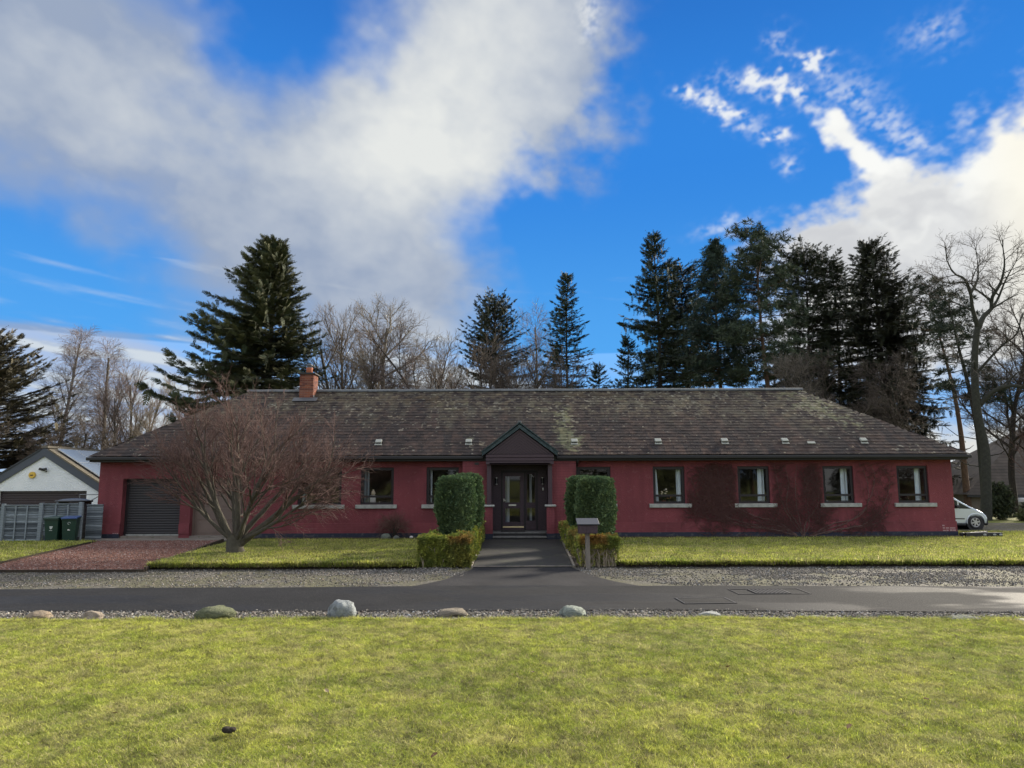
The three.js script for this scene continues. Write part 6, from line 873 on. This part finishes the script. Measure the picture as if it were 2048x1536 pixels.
// white garage next door, with panels on its roof
{
  const g = thing('white_garage', 'white rendered gabled garage with dark wide door behind the fence', 'garage', [0, 0, 0]), Z = -30, ax = -19.64, ay = 3.0, sl = (3.25 - 1.72) / 2.45;
  M.render = new THREE.MeshStandardMaterial({ map: sized(pattern(512, 512, (u, v) => { const n = fbm(u * 6, v * 6, 971, 6, 6, 6); return mix3([0.68, 0.72, 0.75], [0.86, 0.88, 0.89], n); }), 4), roughness: 0.95, bumpMap: sized(roughcast, 1.6), bumpScale: 0.012 });
  const x0 = -22.6, x1 = -16.75, h = (x) => ay - Math.abs(x - ax) * sl, shape = new THREE.Shape([[x0, -0.8], [x1, -0.8], [x1, h(x1)], [ax, ay], [x0, h(x0)]].map(([x, y]) => new THREE.Vector2(x, y))); shape.holes.push(new THREE.Path([[-21.45, -0.7], [-21.45, 1.54], [-17.78, 1.54], [-17.78, -0.7]].map(([x, y]) => new THREE.Vector2(x, y))));
  part(g, 'front_wall', metreUV(new THREE.ExtrudeGeometry(shape, { depth: 0.25, bevelEnabled: false }).translate(0, 0, Z - 0.25)), M.render);
  part(g, 'side_wall', bx(x1 - 0.25, x1, -0.8, h(x1) - 0.05, -37, Z - 0.251), M.render); part(g, 'side_wall', bx(x0, x0 + 0.25, -0.8, h(x0) - 0.05, -37, Z - 0.251), M.render); part(g, 'back_wall', prism([[x0 + 0.26, -0.8], [x1 - 0.26, -0.8], [x1 - 0.26, h(x1)], [ax, ay - 0.1], [x0 + 0.26, h(x0)]], -37, -36.8), M.render);
  const dk = mat([0.03, 0.018, 0.022], 0.5); const d = subgroup(g, 'door'); for (let k = 0; k < 22; k++) part(d, 'slat', rbx(-21.45, -17.78, -0.7 + k * 0.102, -0.606 + k * 0.102, Z - 0.16, Z - 0.12, 0.012), dk);
  for (const s of [-1, 1]) { const e = s < 0 ? x0 - 0.5 : x1 + 0.45, L = Math.hypot(e - ax, h(e) - ay), a = Math.atan2(h(e) - ay, e - ax); const board = s < 0 ? bx(-0.17, L, -0.3, 0, 0.02, 0.07) : bx(-0.17, L, 0.0, 0.3, 0.02, 0.074); board.rotateZ(a); board.translate(ax, ay - 0.02, Z); part(g, 'bargeboard', board, mat([0.05, 0.06, 0.08], 0.5));
    const slabG = s < 0 ? bx(0, L + 0.05, -0.36, -0.3, -7.4, 0.1) : bx(0, L + 0.05, 0.3, 0.36, -7.4, 0.1); slabG.rotateZ(a); slabG.translate(ax, ay - 0.02, Z); part(g, 'roof', slabG, s < 0 ? mat([0.04, 0.045, 0.05], 0.8) : new THREE.MeshStandardMaterial({ map: sized(pattern(128, 128, (u, v) => mix3([0.07, 0.06, 0.045], [0.18, 0.155, 0.11], fbm(u * 12, v * 12, 972, 4, 12, 12))), 1), roughness: 0.9 }));
    if (s > 0) { const pm = mat([0.1, 0.14, 0.2], 0.12), fm = mat([0.5, 0.53, 0.55], 0.4, { metalness: 0.6 }); for (let r = 0; r < 3; r++) for (let c = 0; c < 5; c++) { const p = subgroup(g, 'solar_panel'), u0 = 0.12 + r * 1.12, w0 = -0.3 - c * 1.25, put = (q) => { q.rotateZ(a); q.translate(ax, ay - 0.02, Z); return q; }; part(p, 'panel', put(bx(u0, u0 + 1.08, 0.43, 0.455, w0 - 1.2, w0)), pm); part(p, 'frame', [put(bx(u0 - 0.015, u0, 0.42, 0.463, w0 - 1.215, w0 + 0.015)), put(bx(u0 + 1.08, u0 + 1.095, 0.42, 0.463, w0 - 1.215, w0 + 0.015)), put(bx(u0, u0 + 1.08, 0.42, 0.463, w0, w0 + 0.015)), put(bx(u0, u0 + 1.08, 0.42, 0.463, w0 - 1.215, w0 - 1.2))], fm); } } }
  part(g, 'ridge_cap', bx(ax - 0.14, ax + 0.14, ay + 0.33, ay + 0.42, -37.4, Z + 0.1), mat([0.14, 0.125, 0.1], 0.9));
  const al = thing('alarm_box', 'round yellow alarm box high on the white garage gable', 'alarm box', [-20.1, 2.2, Z]); part(al, 'cover', new THREE.CylinderGeometry(0.13, 0.14, 0.07, 28).rotateX(Math.PI / 2).translate(0, 0, 0.04), mat([0.62, 0.4, 0.05], 0.5)); part(al, 'print', [bx(-0.07, 0.07, -0.02, 0.015, 0.0755, 0.078), bx(-0.05, 0.03, -0.035, -0.027, 0.0755, 0.078)], M.black);
  const sl2 = thing('security_light', 'small dark twin security light above the alarm box', 'light', [-19.62, 2.42, Z]); part(sl2, 'bracket', bx(-0.02, 0.02, -0.06, 0.04, 0, 0.1), M.black); for (const s of [-1, 1]) part(sl2, 'lamp_head', rbx(-0.07, 0.07, -0.05, 0.05, 0.08, 0.16, 0.015).rotateZ(s * 0.25).translate(s * 0.085, 0.02, 0), M.black); part(sl2, 'sensor', new THREE.SphereGeometry(0.035, 12, 8).translate(0.14, -0.07, 0.1), M.black);
}
// silver van parked beyond the house corner, nose outwards
{
  const t = thing('van', 'silver van parked beyond the house corner with only its front showing', 'van', [17.66, 0.01, -28.3]), paint = new THREE.MeshPhysicalMaterial({ color: new THREE.Color().setRGB(0.5, 0.56, 0.62), roughness: 0.28, metalness: 0.55, clearcoat: 0.8, clearcoatRoughness: 0.08 }), W = 0.78;
  const side = [[-3.3, 0.24], [-0.38, 0.2], [-0.33, 0.34], [-0.2, 0.46], [0, 0.5], [0.2, 0.46], [0.32, 0.34], [0.36, 0.22], [0.42, 0.22], [0.46, 0.42], [0.42, 0.52], [0.3, 0.64], [0.05, 0.76], [-0.2, 0.88], [-0.78, 1.22], [-1.2, 1.43], [-1.7, 1.53], [-3.2, 1.52], [-3.36, 1.36], [-3.4, 0.5]];
  const body = new THREE.ExtrudeGeometry(new THREE.Shape(side.map(([x, y]) => new THREE.Vector2(x, y))), { depth: W * 2 - 0.12, bevelEnabled: true, bevelSize: 0.05, bevelThickness: 0.06, bevelOffset: -0.05, bevelSegments: 4 }); body.translate(0, 0, -W + 0.06);
  const q = body.attributes.position; for (let i = 0; i < q.count; i++) { q.setZ(i, clamp(q.getZ(i), -W, W)); } part(t, 'body', metreUV(body), paint);
  const gl = mat([0.02, 0.026, 0.034], 0.06), zz = () => W + 0.006, pane = (pts, name, m = gl) => { const g = prism(pts, 0, 0.012), p = g.attributes.position; for (let i = 0; i < p.count; i++) p.setZ(i, zz(p.getY(i)) - 0.012 + p.getZ(i)); g.computeVertexNormals(); part(t, name, g, m); };
  pane([[-1.55, 0.82], [-0.66, 0.79], [-0.66, 1.06], [-1.2, 1.35], [-1.55, 1.42]], 'side_window'); pane([[-0.6, 0.785], [-0.14, 0.775], [-0.6, 1.02]], 'quarter_window'); pane([[-2.6, 0.84], [-1.65, 0.83], [-1.65, 1.42], [-2.6, 1.43]], 'side_window');
  { const g = bx(-0.5, 0.5, 0, 0.012, -W * 0.9, W * 0.9).scale(0.62, 1, 1); g.rotateZ(-0.53); g.translate(-0.72, 1.195, 0); part(t, 'windscreen', g, gl); }
  pane([[-1.6, 0.4], [-0.42, 0.38], [-0.42, 0.42], [-1.6, 0.44]], 'door_moulding', M.black); part(t, 'sill', bx(-3.2, -0.36, 0.16, 0.23, -W + 0.05, W - 0.03), M.black);
  part(t, 'bumper', (() => { const g = new RoundedBoxGeometry(0.22, 0.26, W * 2 - 0.06, 4, 0.07); g.translate(0.4, 0.28, 0); return g; })(), M.black); part(t, 'door_mirror', rbx(-0.78, -0.64, 0.8, 0.92, W, W + 0.14, 0.03), M.black);
  part(t, 'headlight', (() => { const g = prism([[0.18, 0.56], [0.41, 0.46], [0.42, 0.52], [0.26, 0.62]], 0, 0.02); g.translate(0, 0, W * 0.93); return g; })(), new THREE.MeshStandardMaterial({ color: new THREE.Color().setRGB(0.5, 0.5, 0.5), roughness: 0.1, metalness: 0.5 }));
  part(t, 'wheel_arch', new THREE.CylinderGeometry(0.335, 0.335, W * 2 - 0.06, 28).rotateX(Math.PI / 2).translate(0, 0.25, 0), M.black);
  part(t, 'arch_lip', new THREE.TorusGeometry(0.345, 0.025, 8, 24, Math.PI * 1.02).translate(0, 0.245, W - 0.01), paint);
  const alloy = mat([0.5, 0.51, 0.53], 0.3, { metalness: 0.8 });
  for (const [x, s] of [[0, 1], [0, -1], [-2.5, 1], [-2.5, -1]]) { const w = subgroup(t, 'wheel'); w.position.set(x, 0.265, s * (W - 0.08)); part(w, 'tyre', new THREE.TorusGeometry(0.215, 0.055, 12, 28).scale(1, 1, 1.5), M.black); const sp = [new THREE.TorusGeometry(0.165, 0.014, 8, 28), new THREE.CylinderGeometry(0.045, 0.045, 0.05, 14).rotateX(Math.PI / 2)]; for (let k = 0; k < 6; k++) sp.push(bx(0.03, 0.165, -0.024, 0.024, -0.014, 0.014).rotateZ(k * Math.PI / 3 + 0.2)); part(w, 'rim', sp.map((g) => g.translate(0, 0, s * 0.05)), alloy); part(w, 'disc', new THREE.CylinderGeometry(0.165, 0.165, 0.03, 20).rotateX(Math.PI / 2), M.black); }
}
// motorhome glimpsed behind the shrubs
{
  const t = thing('motorhome', 'white motorhome glimpsed behind the far shrubs', 'motorhome', [29.9, -0.3, -41.2], 0.25); t.scale.setScalar(0.62);
  part(t, 'body', prism([[-1.3, 0.4], [2.6, 0.4], [2.6, 2.1], [-1.0, 2.2], [-1.35, 2.05], [-1.5, 1.75], [-1.35, 1.45], [-1.0, 1.35], [-1.2, 0.9]].map(([x, y]) => [x * 0.85, y * 0.82]), -0.9, 0.9, 0.05), M.white);
  part(t, 'cab_window', bx(-1.12, -0.82, 1.3, 1.56, 0.9, 0.915), M.black); part(t, 'side_window', bx(-0.25, 0.3, 0.85, 1.15, 0.9, 0.915), M.black); part(t, 'side_window', bx(0.8, 1.6, 1.0, 1.4, 0.9, 0.915), M.black); part(t, 'stripe', bx(-0.7, 2.1, 1.48, 1.53, 0.9, 0.91), mat([0.3, 0.35, 0.4], 0.5));
  for (const x of [-0.7, 1.5]) part(t, 'wheel', new THREE.CylinderGeometry(0.28, 0.28, 0.2, 20).rotateX(Math.PI / 2).translate(x, 0.28, 0.82), M.black);
}
// houses beyond
{
  M.brownRoof = new THREE.MeshStandardMaterial({ map: sized(pattern(256, 256, (u, v) => { const r = v * 16 - Math.floor(v * 16), n = fbm(u * 10, v * 10, 981, 5, 10, 10); return mix3(mix3([0.05, 0.042, 0.036], [0.12, 0.1, 0.085], n), [0.025, 0.022, 0.02], r < 0.16 ? 0.6 : 0); }), 3), roughness: 0.95 });
  const b = thing('brown_roofed_house', 'neighbouring house with a big brown tiled roof behind bare trees', 'house'), z1 = -41.5;
  const slope = (pts) => { const g = new THREE.BufferGeometry(); const p = []; for (let k = 1; k < pts.length - 1; k++) for (const q of [pts[0], pts[k], pts[k + 1]]) p.push(...q); g.setAttribute('position', new THREE.Float32BufferAttribute(p, 3)); g.computeVertexNormals(); return metreUV(g); };
  part(b, 'roof', [slope([[26.2, 1.0, z1], [42, 1.0, z1], [42, 5.2, -45.6], [32.9, 5.2, -45.6]]), slope([[26.2, 1.0, z1], [32.9, 5.2, -45.6], [26.2, 1.0, -50]]), slope([[26.2, 1.0, -50], [32.9, 5.2, -45.6], [42, 5.2, -45.6], [42, 1.0, -50]])], new THREE.MeshStandardMaterial().copy(M.brownRoof)); b.children[0].material.side = THREE.DoubleSide;
  part(b, 'eaves_board', bx(26.3, 42, 0.85, 0.99, z1 - 0.08, z1 - 0.02), M.black); part(b, 'front_wall', bx(26.8, 41.5, -0.2, 0.98, -49.4, z1 - 0.5), mat([0.2, 0.17, 0.14], 0.95)); part(b, 'window', bx(27.4, 28.3, 0.3, 0.8, z1 - 0.5, z1 - 0.48), M.black);
  const d = thing('dormer_house', 'distant grey roofed house with a glazed dormer behind the van', 'house'), Z = -58; const grey = mat([0.15, 0.155, 0.16], 0.9);
  part(d, 'wall', bx(33.5, 43, -0.6, 0.5, Z - 4, Z), mat([0.22, 0.2, 0.18], 0.95)); part(d, 'roof', [slope([[33, 0.4, Z + 0.4], [43.5, 0.4, Z + 0.4], [39.6, 2.3, Z - 2.5], [34, 2.3, Z - 2.5]]), slope([[43.5, 0.4, Z + 0.4], [43.5, 0.4, Z - 5.4], [39.6, 2.3, Z - 2.5]])], grey);
  const w = subgroup(d, 'dormer'); part(w, 'frame', bx(35.4, 37.6, 0.9, 1.98, Z - 1.8, Z + 0.25), mat([0.5, 0.52, 0.54], 0.7)); part(w, 'pane', bx(35.7, 37.3, 1.08, 1.86, Z + 0.25, Z + 0.28), mat([0.06, 0.09, 0.11], 0.1)); part(w, 'flat_roof', bx(35.2, 37.8, 1.98, 2.1, Z - 1.9, Z + 0.4), grey);
}
{ const t = thing('bird', 'tiny dark bird flying above the brownish conifer', 'bird', [-27, 8.95, -40]); const w = new Wood(); w.tube([V(-0.2, 0, 0), V(-0.1, 0.02, 0), V(0.05, 0.04, 0), V(0.18, 0.07, 0)], [0.01, 0.06, 0.055, 0.012], 8); part(t, 'body', w.build(), M.black); for (const s of [-1, 1]) part(t, 'wing', prism([[-0.08, 0], [0.1, 0], [0.02, 0.34], [-0.06, 0.3]], 0, 0.012).rotateX(s * 1.1).translate(0, 0.05, s * 0.03), M.black); }
// garden behind the photographer, which the window panes mirror
{
  const src = scene.children.filter((o) => /^(spruce_tree|cypress_tree|pine_tree)/.test(o.name)), words = ['alone past the drive end', 'facing the acer', 'facing the door', 'facing the wall creeper', 'facing the house corner'];
  [[-24, 34], [-9, 38], [2, 36], [14, 37], [28, 35]].forEach(([x, z], k) => { const o = src[(k * 3 + 1) % src.length].clone(); o.name = numbered('garden_conifer'); o.position.set(x, 0, z); o.rotation.y = k * 1.3; tag(o, 'conifer across the near lawn, mirrored in the window panes, ' + words[k], 'tree', 'conifers across the near lawn'); scene.add(o); });
  const hedge = scene.children.find((o) => o.userData.label?.startsWith('dark evergreen mass')), at = ['white garage', 'side lawn', 'drive end', 'fence', 'garage doors', 'acer', 'weeping acer', 'porch', 'flower window', 'wall creeper', 'last window', 'house corner', 'van', 'motorhome', 'brown roofed house'];
  at.forEach((w, k) => { const o = hedge.clone(); o.name = numbered('garden_shrub'); o.position.set(-42 + k * 6.4, 0, 25 + (k % 3) * 1.5); o.rotation.y = k * 0.7; o.scale.set(1.15, 1.3 + 0.25 * (k % 2), 1.3); tag(o, 'dark evergreen shrub bounding the near lawn, facing the ' + w, 'shrub', 'evergreen shrubs bounding the near lawn'); scene.add(o); });
}
renderer.render(scene, camera);
